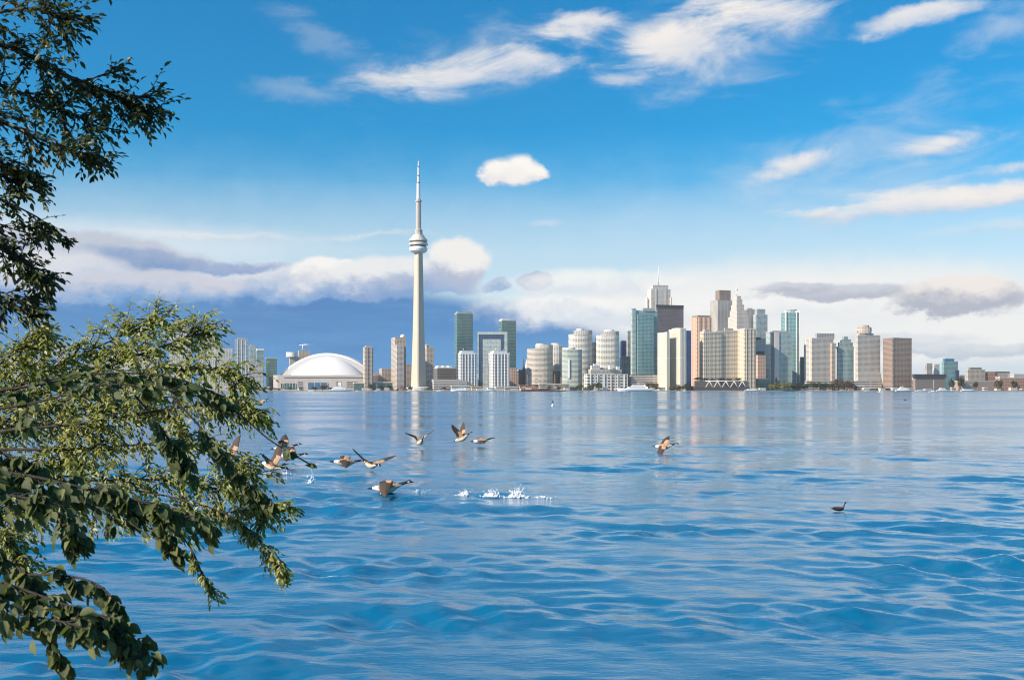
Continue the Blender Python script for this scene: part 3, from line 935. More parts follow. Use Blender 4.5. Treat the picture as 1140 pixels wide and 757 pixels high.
i = b.cyl('wall', 664, 690, 373, f_white, power=3); b.slabs('balcony_slabs', i, 3.0, 0.5, 0.9, M_cream)
i = b.cyl('upper_bay', 670, 690, 368.6, f_grey, ybot=373.2, dD=4); b.cyl('roof_cap', 673, 684, 367.2, M_white, ybot=368.8, dD=8)
tower('navy blue glass block glimpsed between rounded condominium and teal tower', 690.5, 698.5, 379.5, 2760, f_navy, pent=False)
tower('small white block under the navy glass block', 690, 702, 397, 2620, f_grey, pent=False)
tower('thin grey slab against the teal glass tower', 697.5, 703, 369, 2680, f_grey, pent=False)
# low white apartment house on the quay
b = Bld('low white apartment house with a deep window grid on the quay', 675, 2420, 'apartment_house', 'apartment house')
f_deep = facade('facade_deep_grid', (0.70, 0.67, 0.60), (0.09, 0.08, 0.07), 7.2, 10.5, 0.55, 0.6, 0.6)
i = b.blk('wall', 650.5, 699, 417, f_deep, xc=654); b.rim(i, M_cream)
b.fins('pier', i, 6, 1.8, 1.2, M_cream)
i = b.blk('upper_storey', 655, 692, 411, f_greycondo, ybot=417.2, xc=658, dD=14); 
i = b.blk('top_storey', 657, 668, 407, f_white, ybot=411.2, xc=659, dD=20); b.roofbox(i, .3, .8, 4, M_white)
b.blk('stair_tower', 677.5, 682, 407, M_white, ybot=411.2, xc=678.5, dD=18); b.blk('stair_tower', 686, 690, 408, M_white, ybot=411.2, xc=687, dD=18)

# teal glass tower with terraces
b = Bld('tall teal glass condominium with a pale western edge and low terraces', 717, 2520, 'tower_block', 'tower block')
i = b.blk('wall', 702, 732, 346, f_teal, xc=707.5); b.rim(i, M_cream)
b.blk('glass_bay', 709, 728, 350, f_tealbright, dD=-4, xc=710)
b.blk('corner_bay', 702.5, 708, 343.5, f_tealpale, dD=-5, xc=704)
b.blk('crown', 715, 727, 343, f_tealpale, ybot=346.2, dD=4, xc=716)
b.blk('terrace', 701, 733, 417, f_concband, dD=-60, xc=703)
# banking tower with a mast
b = Bld('white marble bank tower with shouldered crown and a roof mast', 733, 2980, 'office_tower', 'office tower')
i = b.blk('wall', 720.5, 746.5, 321.5, f_marble, xc=725); b.fins('corner_pier', i, 2, 5, .8, plain('marble_grey', (0.62, 0.59, 0.55)))
b.blk('shoulder', 719.3, 721.2, 331, f_marble, xc=720, dD=8); b.blk('shoulder', 746.2, 748, 331, f_marble, xc=746.6, dD=14)
i = b.blk('crown', 723.5, 744, 318, f_marble, ybot=321.7, xc=727, dD=6); b.rim(i, h=1.5)
p = at(733, HOR, 3000); mb = MB(); mb.tube([(p.x, p.y, zz(318.5, 2986)), (p.x, p.y, zz(305, 2986)), (p.x, p.y, zz(296.5, 2986))], [2.4, 1.6, 0.7])
mb.tube([(p.x + 4, p.y, zz(318.5, 2986)), (p.x + 4, p.y, zz(311, 2986))], 0.9); b.part('mast', mb, M_white)
b, i = tower('black slab office tower with a plain flat top', 730.8, 761, 340, 2860, f_dark, xc=731.6, pent=False, rim=False, cat='office tower')
b.blk('crown_band', 730.5, 761.2, 339.2, M_dark, ybot=342, xc=731.3, dD=-2)
# striped twin with a blue side
b = Bld('cream striped twin slab condominium with a bright blue end', 750, 2430, 'tower_block', 'tower block')
i = b.blk('wall', 732, 745.5, 370.5, f_stripe, xc=742.5); b.rim(i, M_cream, 2)
i = b.blk('wall', 744.5, 764, 366.5, f_stripe, xc=757.5, dD=-8); b.rim(i, M_cream, 2); b.roofbox(i, .1, .9, 5, f_tealpale)
b.blk('blue_end', 763.2, 769.5, 368, f_blue, xc=763.6, dD=4)
# pink stone office
b = Bld('tall pink stone office tower with dark vertical recesses', 780, 2840, 'office_tower', 'office tower')
i = b.blk('wall', 769, 792, 353, f_pink, xc=776); b.fins('pier', i, 3, 6.0, 1.2, plain('pink_stone', (0.62, 0.44, 0.35)))
b.fins('pier', i, 2, 6.0, 1.2, plain('pink_stone', (0, 0, 0)), face=3)
b.blk('crown', 770.5, 791, 351, f_brown, ybot=353.2, xc=777, dD=4)
# grey stepped office with dark top
b = Bld('grey office tower carrying a dark brown mechanical top', 803, 2960, 'office_tower', 'office tower')
i = b.blk('wall', 790.5, 815, 334, f_grey, xc=799); b.blk('mechanical_top', 796.5, 813.5, 323, f_brown, ybot=334.2, xc=801, dD=6)
# stepped ziggurat tower with spire
b = Bld('stepped grey stone tower narrowing to a needle with a star-like tip', 820, 2780, 'office_tower', 'office tower')
M_zig = facade('facade_stepped_stone', (0.52, 0.48, 0.45), (0.24, 0.24, 0.25), 3.6, 3.4, 0.5, 0.4)
for k, (x0, x1, y) in enumerate(((808.5, 838, 366), (810.5, 834, 352), (812.5, 831.5, 345), (814, 828.5, 339), (815.5, 826.5, 333), (817, 825, 329.5))):
    b.blk('setback', x0, x1, y, M_zig, xc=x0 + (x1 - x0) * .42, dD=3 * k, ybot=None if k == 0 else 367)
p = at(820, HOR, 2800); mb = MB(); mb.tube([(p.x, p.y, zz(330, 2797)), (p.x, p.y, zz(323.5, 2797))], [1.8, 1.0])
mb.lathe(p.x, p.y, [(0, zz(324.2, 2797)), (3.4, zz(322.8, 2797)), (2.6, zz(321.2, 2797)), (0, zz(320.2, 2797))], 8, smooth=False); b.part('needle', mb, M_cream)
b, i = tower('plain grey tower tight behind the stepped needle tower', 828, 841, 345, 2900, f_grey, xc=831)
b = Bld('blue-grey tower with chamfered top and a notch cut above its base', 847, 2880, 'office_tower', 'office tower')
b.blk('wall', 838.5, 854.5, 350, f_bluepale, xc=842); b.blk('crown', 840, 852, 344, f_bluepale, ybot=350.2, xc=843, dD=5)
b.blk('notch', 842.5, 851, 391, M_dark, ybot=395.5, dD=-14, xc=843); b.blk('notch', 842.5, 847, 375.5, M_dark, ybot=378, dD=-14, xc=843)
tower('short pink block under the notched blue-grey tower', 841, 853, 396, 2700, f_pink, pent=False)
tower('dark teal low block beside the harbour hotel', 840, 856, 422, 2480, f_tealdark, pent=False)
# harbour hotel: two wings and a recess
b = Bld('broad beige harbour hotel of two stepped wings with rows of balconies', 810, 2450, 'hotel', 'hotel')
i = b.blk('wing', 779, 803, 369, f_beige, xc=783.5); b.slabs('balcony_slabs', i, 6.2, 1.0, 1.2, M_cream); b.fins('pier', i, 4, 0.8, 0.7, f_beige); b.roofbox(i, .1, .35, 5)
i = b.blk('link', 797, 829, 367.5, f_beige, xc=798, dD=14); b.slabs('balcony_slabs', i, 6.2, 1.0, 1.2, M_cream); b.fins('pier', i, 4, 0.8, 0.7, f_beige); b.roofbox(i, .3, .6, 5)
i = b.blk('wing', 818, 841.5, 366.5, f_beige, xc=829); b.fins('pier', i, 3, 1.4, 1.0, plain('beige_stone', (0.62, 0.52, 0.43))); b.fins('pier', i, 4, 1.4, 1.0, M_cream, face=3); b.rim(i, M_cream)
b.blk('podium', 773, 832, 424, f_lowdark, dD=-40, xc=774)
mb = MB()
pts = [at(785 + 4.6 * k, 424.3 if k % 2 else 432, 2402) for k in range(11)]
for u, v in zip(pts[:-1], pts[1:]): mb.tube([u, v], 0.8)
mb.tube([at(785, 424.2, 2402), at(831, 424.2, 2402)], 0.8)
b.part('truss', mb, M_white)
mb = MB(); mb.box(at(772, 0, 2396).x, at(833, 0, 2396).x, 2384, 2396, 1.8, zz(431, 2390)); b.part('boat_deck', mb, M_dark)

b = Bld('grey condominium with a broad white central column east of the hotel', 867, 2500, 'tower_block', 'tower block')
i = b.blk('wall', 852.5, 882, 370, f_tealpale, xc=857); b.rim(i); b.roofbox(i, .15, .8, 4.5)
b.fins('column', i, 1, 12, 1.6, M_cream, t0=.2, t1=.42); b.fins('recess', i, 1, 7, 0.8, f_dark, t0=.04, t1=.18)
b = Bld('tall round-fronted teal glass tower with white edge strips', 882, 2580, 'tower_block', 'tower block')
i = b.cyl('wall', 872.5, 891.5, 348, f_tealbright, power=3.5); b.blk('back_wing', 870.5, 876, 349, f_tan, xc=872.5, dD=14)
b.cyl('crown', 877, 888, 344.5, f_tealpale, ybot=348.2, dD=6)
for x_ in (875, 886.8, 890): 
    p = at(x_, HOR, 2580); mb = MB(); mb.box(p.x - .9, p.x + .9, 2578.3, 2590, 1.5, zz(346, 2580)); b.part('edge_strip', mb, M_white)
tower('low teal glass block at the foot of the round teal tower', 890.5, 896, 398, 2640, f_tealdark, pent=False)
# pair of grey slabs with a stepped glass block between
b = Bld('grey slab condominium with a bright cream western end and terraced crown', 912, 2520, 'tower_block', 'tower block')
i = b.blk('wall', 895, 928, 377, f_greycondo, xc=904); b.rim(i); b.fins('pier', i, 2, 4, 1.2, M_cream, face=3)
b.blk('crown', 907, 929, 371, f_grey, ybot=377.2, xc=909.5, dD=5)
b.blk('stair_tower', 900.5, 904.5, 430, M_cream, xc=902, dD=-6)
b.blk('terrace', 925, 931, 382, f_tan, xc=926, dD=10)
b = Bld('green glass apartment block stepping up like a pyramid between grey slabs', 941, 2540, 'tower_block', 'tower block')
i = b.blk('wall', 930, 952, 392, f_teal, xc=932); 
for k, (x0, x1, y) in enumerate(((931.5, 951, 386), (933.5, 949.5, 381), (936, 947.5, 377.5), (938, 944, 374.5))):
    b.blk('setback', x0, x1, y, f_tealpale, xc=x0 + 1.5, dD=4 + 4 * k, ybot=392.3)
for x_ in (930.6, 951.6):
    p = at(x_, HOR, 2535); mb = MB(); mb.box(p.x - 1.2, p.x + 1.2, 2533, 2539, zz(424, 2535), zz(388, 2535)); b.part('edge_strip', mb, M_white)
b = Bld('grey slab condominium with a drum-shaped lookout on its roof and flared foot', 967, 2510, 'tower_block', 'tower block')
i = b.blk('wall', 952.5, 980, 373.5, f_greycondo, xc=955); b.rim(i)
i = b.blk('upper_storey', 954, 972.5, 371, f_beige, ybot=373.7, xc=957, dD=4)
b.cyl('drum', 956.5, 972, 364.2, f_tan, ybot=371.2, dD=6); b.cyl('drum_rim', 955.5, 972.8, 366.3, M_cream, ybot=367.4, dD=5.6); b.cyl('drum_cap', 958.5, 969, 362, f_tan, ybot=364.4, dD=9)
mb = MB(); pA = foot(953, 955.5, 984, 2500); pB = foot(953, 955.5, 980, 2502); mb.prism(pA, 1.5, zz(414, 2502), 0, 1, top=pB); b.part('flared_foot', mb, [f_greycondo, CONC()])
b = Bld('brown brick tower with a sunlit end standing alone at the east', 1000, 2480, 'tower_block', 'tower block')
i = b.blk('wall', 983, 1015, 377, f_brown, xc=993.5); b.rim(i, plain('brown_cap', (0.25, 0.2, 0.17)), 2); b.roofbox(i, .2, .5, 3)
b.fins('corner_pier', i, 1, 2, .8, f_tan, t0=0, t1=.06)
b = Bld('long podium of pale concrete decks behind the shoreline trees', 930, 2450, 'parking_podium', 'podium')
b.blk('wall', 896, 982, 424, f_concband, xc=898)

# ---- east end
b = Bld('dark brown flat-roofed warehouse behind the moored white boats', 1035, 2440, 'warehouse', 'warehouse')
i = b.blk('wall', 1018, 1052, 420, plain('warehouse_brick', (0.24, 0.21, 0.19), 0.85), xc=1019); b.blk('roof_slab', 1016.5, 1053.5, 416.5, M_dark, ybot=420.2, xc=1018, dD=-3)
tower('grey pair of blocks peeping over the dark warehouse', 1030, 1038, 405, 2700, f_grey, pent=False)
tower('white slim block peeping over the dark warehouse', 1038.5, 1046, 406, 2720, f_white, pent=False)
b, i = tower('blue glass office block standing alone at the east end', 1048.5, 1066.5, 402, 2760, f_tealbright, xc=1051, pent=False, rim=False)
b.blk('crown', 1050, 1062.5, 399.3, f_blue, ybot=402.2, xc=1052, dD=4); b.blk('side_wing', 1063.5, 1068, 412, f_navy, xc=1064, dD=8)
b, i = tower('tan brick factory with a weathered green roof top', 1076, 1097, 412, 2560, f_tan, xc=1078, pent=False)
b.blk('roof_plant', 1079, 1093, 409, plain('weathered_green', (0.25, 0.27, 0.20)), ybot=412.2, xc=1080, dD=5)
tower('red brick block with a white patch on its wall', 1097, 1108, 414, 2580, f_rust, pent=False)
b, i = tower('tan block with a dark flat roof overhanging its wall', 1107.5, 1123, 416, 2600, f_tan, pent=False); b.blk('roof_slab', 1106.5, 1124, 413.5, plain('dark_roof', (0.16, 0.14, 0.12)), ybot=416.2, xc=1108, dD=-2)
b, i = tower('white fronted shed below the overhanging dark roof', 1112, 1118, 419.5, 2520, f_white, pent=False)
tower('long low brick warehouse on the eastern quay', 1062, 1108, 424.5, 2450, plain('brick_long', (0.36, 0.27, 0.23), 0.9, var=.25, scale=.1), pent=False)
tower('low pale shed with a wide roof before the long brick warehouse', 1070, 1082, 428, 2420, f_white, pent=False)
tower('row of brown terraces closing the eastern quay', 1108, 1140, 421, 2500, f_rust, pent=False)
tower('grey terrace with pale bays furthest along the eastern quay', 1124, 1160, 417, 2600, f_greycondo, pent=False)
# ---- quay-side low buildings
def low(label, x0, x1, y, D, mat, roof=None, name='quay_building'):
    b = Bld(label, (x0 + x1) / 2, D, name, 'building')
    i = b.blk('wall', x0, x1, y, mat, xc=x0 + .8)
    b.blk('roof', x0 - .5, x1 + .5, y - 1, roof or M_cream, ybot=y + .15, xc=x0 + .3, dD=-1.5)
    return b, i
low('green glass quay pavilion with flat roof near the stadium', 393.5, 409, 427, 2440, f_tealdark)
low('dark green glass hall beside the quay pavilion', 409.5, 437, 426, 2450, f_tealdark)
b = Bld('small dark red boathouse with a pitched roof at the tower foot', 447, 2415, 'boathouse', 'boathouse')
x0, x1 = at(439.5, 0, 2415).x, at(456, 0, 2415).x
mb = MB(); mb.box(x0 + 3, x1 - 3, 2415, 2432, 1.5, zz(434, 2415)); b.part('wall', mb, plain('boathouse_wall', (0.20, 0.10, 0.08)))
mb = MB(); zr, ze, xm = zz(430.5, 2415), zz(434.3, 2415), (x0 + x1) / 2
mb.face([(x0, 2413, ze), (xm, 2413, zr), (xm, 2434, zr), (x0, 2434, ze)]); mb.face([(xm, 2413, zr), (x1, 2413, ze), (x1, 2434, ze), (xm, 2434, zr)]); mb.face([(x0 + 3, 2414.9, zz(434, 2415)), (x1 - 3, 2414.9, zz(434, 2415)), (xm, 2414.9, zr - .6)])
b.part('roof', mb, plain('boathouse_roof', (0.10, 0.05, 0.045)))
low('cream ferry ticket hall in front of the grid condominium', 502, 524, 430, 2400, f_white)
low('sandy canopy building with a yellow awning on the quay', 524.5, 537, 431, 2402, f_beige, plain('yellow_awning', (0.6, 0.42, 0.14)))
low('white tented cafe on the quay below the framed office', 538, 551, 433, 2400, f_white, M_white)
low('long pale ferry dock shed beside the masts', 551.5, 577, 431, 2404, f_white, M_cream)
low('brown brick quay house under the ship masts', 578, 600, 429, 2440, f_rust, plain('dark_roof', (0, 0, 0)))
low('low concrete restaurant with pale roof behind the masts', 600, 634, 428, 2436, f_concband)
low('small white kiosk at the foot of the striped twin', 771, 774.5, 432.5, 2392, M_white)
low('glass ferry shelter on the quay east of the hotel', 833, 847, 433, 2392, f_tealdark)
low('white marina office under the drum-topped condominium', 953, 962, 430, 2400, f_concband)
low('long low marina shed with pale roof east of the slabs', 962, 998, 432.3, 2396, f_lowdark)
low('pale stone wall house west of the stadium', 250, 300, 431.5, 2440, f_beige)

# ---- infill seen between and behind the towers
rs = random.Random(11)
pal = [f_grey, f_tan, f_greycondo, f_white, f_concband, f_rust, f_bluepale, f_lowdark]
x = 296.0
while x < 1150:
    w = rs.uniform(7, 15)
    y = rs.uniform(411, 424)
    tower('low city block glimpsed behind and between the waterfront towers', x, x + w, y, rs.uniform(2880, 3050), rs.choice(pal), pent=rs.random() < .4, rim=False, group='low blocks between the towers', name='city_block', cat='building')
    x += w + rs.uniform(0, 8)
x = 303.0
while x < 1145:
    w = rs.uniform(4, 9)
    if not (340 < x < 368) and not (x > 440 and x + w < 490 and x > 455):
        D_ = rs.uniform(2388, 2396)
        b = Bld('small low shed or kiosk along the quay front', x + w / 2, D_, 'quay_shed', 'shed', 'quay sheds')
        i = b.blk('wall', x, x + w, rs.uniform(431.2, 433.4), rs.choice([f_white, f_white, f_beige, f_concband, f_rust, f_lowdark, f_tealpale]), xc=x + .6)
        b.rim(i, rs.choice([M_white, M_cream, M_dark]), .5, part='roof_edge')
    x += w + rs.uniform(2, 16)

# ------------------------------------------------------------------ foliage
def leaf_mat(name, c1, c2, c3, trans=0.35, rough=0.45):
    m, g, b = new_mat(name)
    geo = g.n('ShaderNodeNewGeometry')
    rnd = X(g, geo.outputs['Random Per Island'])
    cc = g.mix(g.ss(rnd, 0.0, 0.7), c1, c2)
    cc = g.mix(g.ss(rnd, 0.82, 1.0), cc, c3)
    g.put(cc, b.inputs['Base Color'])
    b.inputs['Roughness'].default_value = rough
    tr = g.n('ShaderNodeBsdfTranslucent')
    hs = g.n('ShaderNodeHueSaturation')
    hs.inputs['Saturation'].default_value = 1.15
    hs.inputs['Value'].default_value = 1.5
    g.put(cc, hs.inputs['Color'])
    m.node_tree.links.new(hs.outputs[0], tr.inputs['Color'])
    mx = g.n('ShaderNodeMixShader')
    mx.inputs[0].default_value = trans
    out = m.node_tree.nodes['Material Output']
    m.node_tree.links.new(b.outputs[0], mx.inputs[1])
    m.node_tree.links.new(tr.outputs[0], mx.inputs[2])
    m.node_tree.links.new(mx.outputs[0], out.inputs[0])
    return m

def bark_mat(name, c):
    m, g, b = new_mat(name)
    geo = g.n('ShaderNodeNewGeometry')
    x, y, z = g.xyz(X(g, geo.outputs['Position']))
    n = g.noise(g.vec(x * 14, y * 14, z * 3), 1.0, 6, 0.65)
    g.put(g.mix(n, tuple(v * .5 for v in c), tuple(v * 1.5 for v in c)), b.inputs['Base Color'])
    b.inputs['Roughness'].default_value = 0.9
    bu = g.n('ShaderNodeBump'); bu.inputs['Distance'].default_value = 0.02
    g.put(n, bu.inputs['Height']); m.node_tree.links.new(bu.outputs[0], b.inputs['Normal'])
    return m

class Leaves:
    """a crown of separate leaf blades, each an ovate folded sheet"""
    def __init__(s):
        s.v, s.f = [], []
    def leaf(s, p, d, n, L, w):
        d = d.normalized()
        side = d.cross(n)
        if side.length < 1e-4:
            side = d.orthogonal()
        side.normalize()
        up = side.cross(d)
        k = len(s.v)
        fold = random.uniform(0.05, 0.45) * w
        curl = random.uniform(-0.05, 0.30) * L
        def P_(t, x, h): return tuple(p + d * (t * L) + side * x + up * (h - curl * t * t))
        s.v += [P_(0, 0, 0), P_(.22, w * .40, fold * .7), P_(.52, w * .5, fold), P_(.80, w * .27, fold * .6), P_(1, 0, 0),
                P_(.80, -w * .27, fold * .6), P_(.52, -w * .5, fold), P_(.22, -w * .40, fold * .7), P_(.5, 0, 0)]
        s.f += [(k, k + 1, k + 8), (k + 1, k + 2, k + 8), (k + 2, k + 3, k + 8), (k + 3, k + 4, k + 8),
                (k + 4, k + 5, k + 8), (k + 5, k + 6, k + 8), (k + 6, k + 7, k + 8), (k + 7, k, k + 8)]
    def build(s, name, mat, parent, loc):
        me = bpy.data.meshes.new(name)
        lo = Vector(loc)
        me.from_pydata([(a - lo.x, b - lo.y, c - lo.z) for a, b, c in s.v], [], s.f)
        me.materials.append(mat)
        me.polygons.foreach_set('use_smooth', [True] * len(s.f))
        o = bpy.data.objects.new(name, me)
        COL.objects.link(o)
        o.parent = parent
        return o

def rv():
    return Vector((random.gauss(0, 1), random.gauss(0, 1), random.gauss(0, 1))).normalized()

def smooth_path(pts, n=8):
    """Catmull-Rom through the points"""
    out = []
    P_ = [pts[0]] + list(pts) + [pts[-1]]
    for i in range(1, len(P_) - 2):
        a, b, c, d = P_[i - 1], P_[i], P_[i + 1], P_[i + 2]
        for k in range(n):
            t = k / n
            out.append(0.5 * ((2 * b) + (c - a) * t + (2 * a - 5 * b + 4 * c - d) * t * t + (3 * b - a - 3 * c + d) * t ** 3))
    out.append(pts[-1])
    return out

class Tree:
    def __init__(s, name, label, base, trunk_pts, r0, bark, L, w, leafm):
        s.T = Thing(name, label, 'tree', base)
        s.bark, s.L, s.w, s.lm = bark, L, w, leafm
        s.lv = Leaves()
        s.tw = MB()
        path = smooth_path([Vector(p) for p in trunk_pts], 6)
        mb = MB()
        mb.tube(path, [r0 * (1 - 0.75 * i / (len(path) - 1)) for i in range(len(path))], 10)
        s.trunk = s.T.part('trunk', mb, bark)
    def sprig(s, p, d, length, droop, gap, rad=0.0022, facing=0.5, sc=1.0):
        """a leafy shoot: leaves alternate along it"""
        n = max(3, int(length / gap))
        pts = [p.copy()]
        dd = d.normalized()
        for i in range(n):
            dd = (dd + Vector((0, 0, -droop)) * (1.0 / n) * 2 + rv() * 0.10).normalized()
            pts.append(pts[-1] + dd * (length / n))
        s.tw.tube(pts, [rad * (1 - .7 * i / n) for i in range(n + 1)], 3, cap=False)
        flip = 1
        for i in range(1, n + 1):
            dd = (pts[i] - pts[i - 1]).normalized()
            side = dd.cross(Vector((0, 0, 1)))
            if side.length < .1: side = dd.cross(Vector((0, 1, 0)))
            side.normalize()
            ld = (dd * random.uniform(.3, .9) + side * flip * random.uniform(.5, 1.1) + Vector((0, 0, -random.uniform(.1, .7) * (0.4 + droop)))+ rv() * .25)
            if i == n: ld = dd + rv() * .2
            nn = (Vector((0, 0, .55)) + SUNDIR * facing * 1.6 + Vector((0, -.25, 0)) + rv() * .6).normalized()
            k = random.uniform(.65, 1.15) * sc
            s.lv.leaf(pts[i], ld, nn, s.L * k, s.w * k)
            flip = -flip
    def bough(s, pix, depth, r0, spread, nsp, slen, droop=0.5, gap=None, dj=0.5, t0=0.0, sub=0.55, facing=.5, up=0.0, sc=1.0, nosub=False):
        """a limb through photograph points at a real distance; sprigs leave it all along"""
        ds = depth if hasattr(depth, '__len__') else (depth, depth)
        pts = []
        for i, (x, y) in enumerate(pix):
            d = ds[0] + (ds[1] - ds[0]) * i / (len(pix) - 1)
            pts.append(at(x, y, d))
        path = smooth_path(pts, 6)
        mb = MB()
        n = len(path)
        mb.tube(path, [max(.004, r0 * (1 - .9 * i / (n - 1))) for i in range(n)], 6)
        s.T.part('branch', mb, s.bark)
        gap = gap or s.L * .55
        for k in range(nsp):
            t = t0 + (1 - t0) * random.random()
            f = t * (n - 1)
            i = min(int(f), n - 2)
            p = path[i].lerp(path[i + 1], f - i)
            d0 = (path[i + 1] - path[i]).normalized()
            rd = rv(); rd.z += up
            d = (d0 * random.uniform(.2, 1.0) + rd * spread).normalized()
            Ls = slen * random.uniform(.45, 1.15) * (1.15 - .5 * t)
            if random.random() < sub and not nosub:
                # a side twig carrying two or three sprigs
                q = p + d * Ls * .7
                s.tw.tube([p, p + d * Ls * .35 + rv() * .01, q], [.004, .003, .0022], 3, cap=False)
                for _ in range(3):
                    e = (d + rv() * .7).normalized()
                    s.sprig(q - d * Ls * .3 * random.random(), e, Ls * random.uniform(.4, .8), droop, gap, facing=facing, sc=sc)
            s.sprig(p, d, Ls, droop, gap, facing=facing, sc=sc)
        s.sprig(path[-1], (path[-1] - path[-2]), slen * .4, droop, gap, facing=facing, sc=sc * .6)
    def done(s):
        s.lv.build('crown', s.lm, s.T.o, s.T.loc)
        if s.tw.v:
            s.T.part('twig', s.tw, s.bark)

bark = bark_mat('bark', (0.05, 0.042, 0.034))
# tall elm whose upper crown hangs in from the side
M_elm = leaf_mat('elm_leaf', (0.030, 0.048, 0.014), (0.060, 0.082, 0.022), (0.14, 0.14, 0.045), 0.3)
t = Tree('elm_tree', 'tall elm with small pointed leaves hanging dark against the sky', (-4.3, 4.0, 1.15),
         [(-4.3, 4.0, 0.9), (-4.2, 4.1, 2.2), (-4.0, 4.25, 3.4), (-3.7, 4.4, 4.5), (-3.4, 4.5, 5.4)], 0.16, bark, 0.0355, 0.0162, M_elm)
EL_ = [
    ([(-330, 40), (-150, 20), (0, 50), (60, 78), (105, 98), (145, 114), (172, 128)], (6.9, 7.2), .045, .75, 58, .34, .45),
    ([(-200, 0), (-60, 20), (30, 10), (75, 22)], (6.8, 6.6), .035, .9, 42, .34, .35),
    ([(-300, 60), (-120, 60), (0, 95), (60, 120), (110, 138)], (7.1, 7.4), .04, .85, 56, .32, .5),
    ([(-220, 90), (-80, 100), (10, 140), (70, 165), (100, 172)], (6.6, 6.9), .035, .75, 46, .28, .5),
    ([(-240, 140), (-100, 140), (-10, 180), (40, 198)], (6.9, 7.1), .03, .7, 34, .26, .5),
    ([(-220, 200), (-80, 190), (0, 222), (38, 240), (52, 250)], (6.9, 7.1), .026, .5, 22, .22, .5),
    ([(-60, 225), (0, 250), (40, 262), (66, 268)], (7.2, 7.2), .012, .35, 9, .16, .4),
    ([(-220, 250), (-80, 250), (-5, 275), (28, 300), (44, 322)], (7.0, 7.2), .024, .5, 24, .22, .55),
    ([(-160, 290), (-60, 300), (0, 325), (30, 338)], (7.0, 7.1), .018, .5, 16, .2, .5),
    ([(-150, 255), (-40, 262), (20, 285), (48, 308)], (7.0, 7.1), .016, .5, 30, .22, .5),
    ([(-150, 315), (-50, 320), (10, 340), (42, 350)], (7.1, 7.1), .016, .5, 28, .2, .5),
    ([(-150, 170), (-50, 175), (10, 200), (50, 218)], (7.1, 7.1), .016, .5, 24, .2, .5),
    ([(-300, -80), (-100, -70), (20, -50), (90, -18)], (6.6, 6.8), .04, .8, 30, .3, .45),
    ([(90, 92), (120, 82), (140, 78)], (7.1, 7.0), .008, .4, 5, .16, .2),
    ([(110, 100), (145, 106), (170, 110)], (7.1, 7.1), .008, .35, 7, .16, .3),
]
for pix, dep, r0, sp, ns, sl_, dr in EL_:
    t.bough(pix, (dep[0] * .645, dep[1] * .645), r0 * .4, sp, int(ns * 1.75), sl_ * .62, dr * .35, dj=.5, t0=.12, facing=.1)
t.done()

# rounded shrub-like tree of the middle distance
M_bush = leaf_mat('bush_leaf', (0.16, 0.19, 0.035), (0.27, 0.29, 0.075), (0.48, 0.47, 0.25), 0.42)
t = Tree('willow_tree', 'rounded light green tree with small narrow leaves at the water edge', (-5.2, 6.3, 1.0),
         [(-5.2, 6.3, 0.7), (-5.0, 6.4, 1.6), (-4.6, 6.5, 2.2), (-4.0, 6.5, 2.6)], 0.11, bark, 0.040, 0.0175, M_bush)
MB_ = [
    ([(-60, 470), (20, 430), (90, 395), (140, 372), (178, 354)], (9.4, 9.6), .030, .75, 60, .36, .35, .3),
    ([(-60, 480), (40, 440), (130, 405), (190, 382), (226, 370)], (9.2, 9.2), .030, .75, 64, .36, .4, .3),
    ([(0, 470), (90, 440), (180, 415), (240, 412), (272, 428)], (9.0, 8.8), .026, .7, 60, .34, .5, .1),
    ([(-40, 440), (0, 405), (25, 385), (45, 372)], (8.8, 9.0), .02, .7, 30, .3, .4, .2),
    ([(0, 480), (100, 470), (190, 455), (250, 452), (280, 462)], (8.6, 8.6), .026, .7, 56, .34, .5, 0),
    ([(-20, 500), (80, 500), (170, 495), (240, 505), (282, 530)], (8.7, 8.5), .026, .7, 58, .34, .5, 0),
    ([(0, 540), (100, 535), (190, 535), (260, 550), (300, 575)], (8.6, 8.4), .024, .65, 52, .32, .5, 0),
    ([(120, 540), (220, 560), (270, 585), (300, 615), (316, 636)], (8.4, 8.2), .014, .35, 26, .2, .5, 0),
    ([(110, 545), (180, 575), (212, 610), (228, 645), (240, 662)], (8.4, 8.2), .010, .28, 14, .17, .6, 0),
    ([(150, 560), (240, 570), (290, 565), (318, 562)], (8.4, 8.2), .010, .35, 15, .18, .3, 0),
    ([(0, 560), (60, 560), (140, 570), (200, 580)], (8.5, 8.4), .016, .6, 28, .28, .6, 0),
    ([(-20, 450), (60, 455), (130, 450), (200, 440)], (9.4, 9.4), .02, .8, 44, .34, .4, 0),
    ([(-20, 590), (10, 600), (30, 640)], (8.0, 7.8), .016, .6, 30, .26, .6, 0),
    ([(-90, 470), (-30, 470), (30, 475), (80, 470)], (9.0, 9.0), .016, .8, 34, .34, .4, 0),
    ([(-90, 510), (-30, 515), (30, 520), (80, 512)], (8.8, 8.8), .016, .8, 34, .34, .4, 0),
    ([(-90, 560), (-40, 560), (10, 565), (50, 560)], (8.6, 8.6), .016, .8, 30, .32, .4, 0),
    ([(-90, 420), (-40, 410), (10, 405), (60, 410)], (9.2, 9.2), .016, .8, 30, .32, .4, 0),
    ([(20, 420), (40, 392), (52, 370)], (9.4, 9.4), .008, .25, 8, .14, .0, .5),
    ([(60, 420), (80, 398), (88, 388)], (9.4, 9.4), .008, .22, 6, .12, .0, .5),
]
for pix, dep, r0, sp, ns, sl_, dr, up in MB_:
    t.bough(pix, (dep[0] * .7, dep[1] * .7), r0 * .42, sp, int(ns * 2.1), sl_ * .7, dr, t0=.15, facing=1.0, up=up)
t.done()

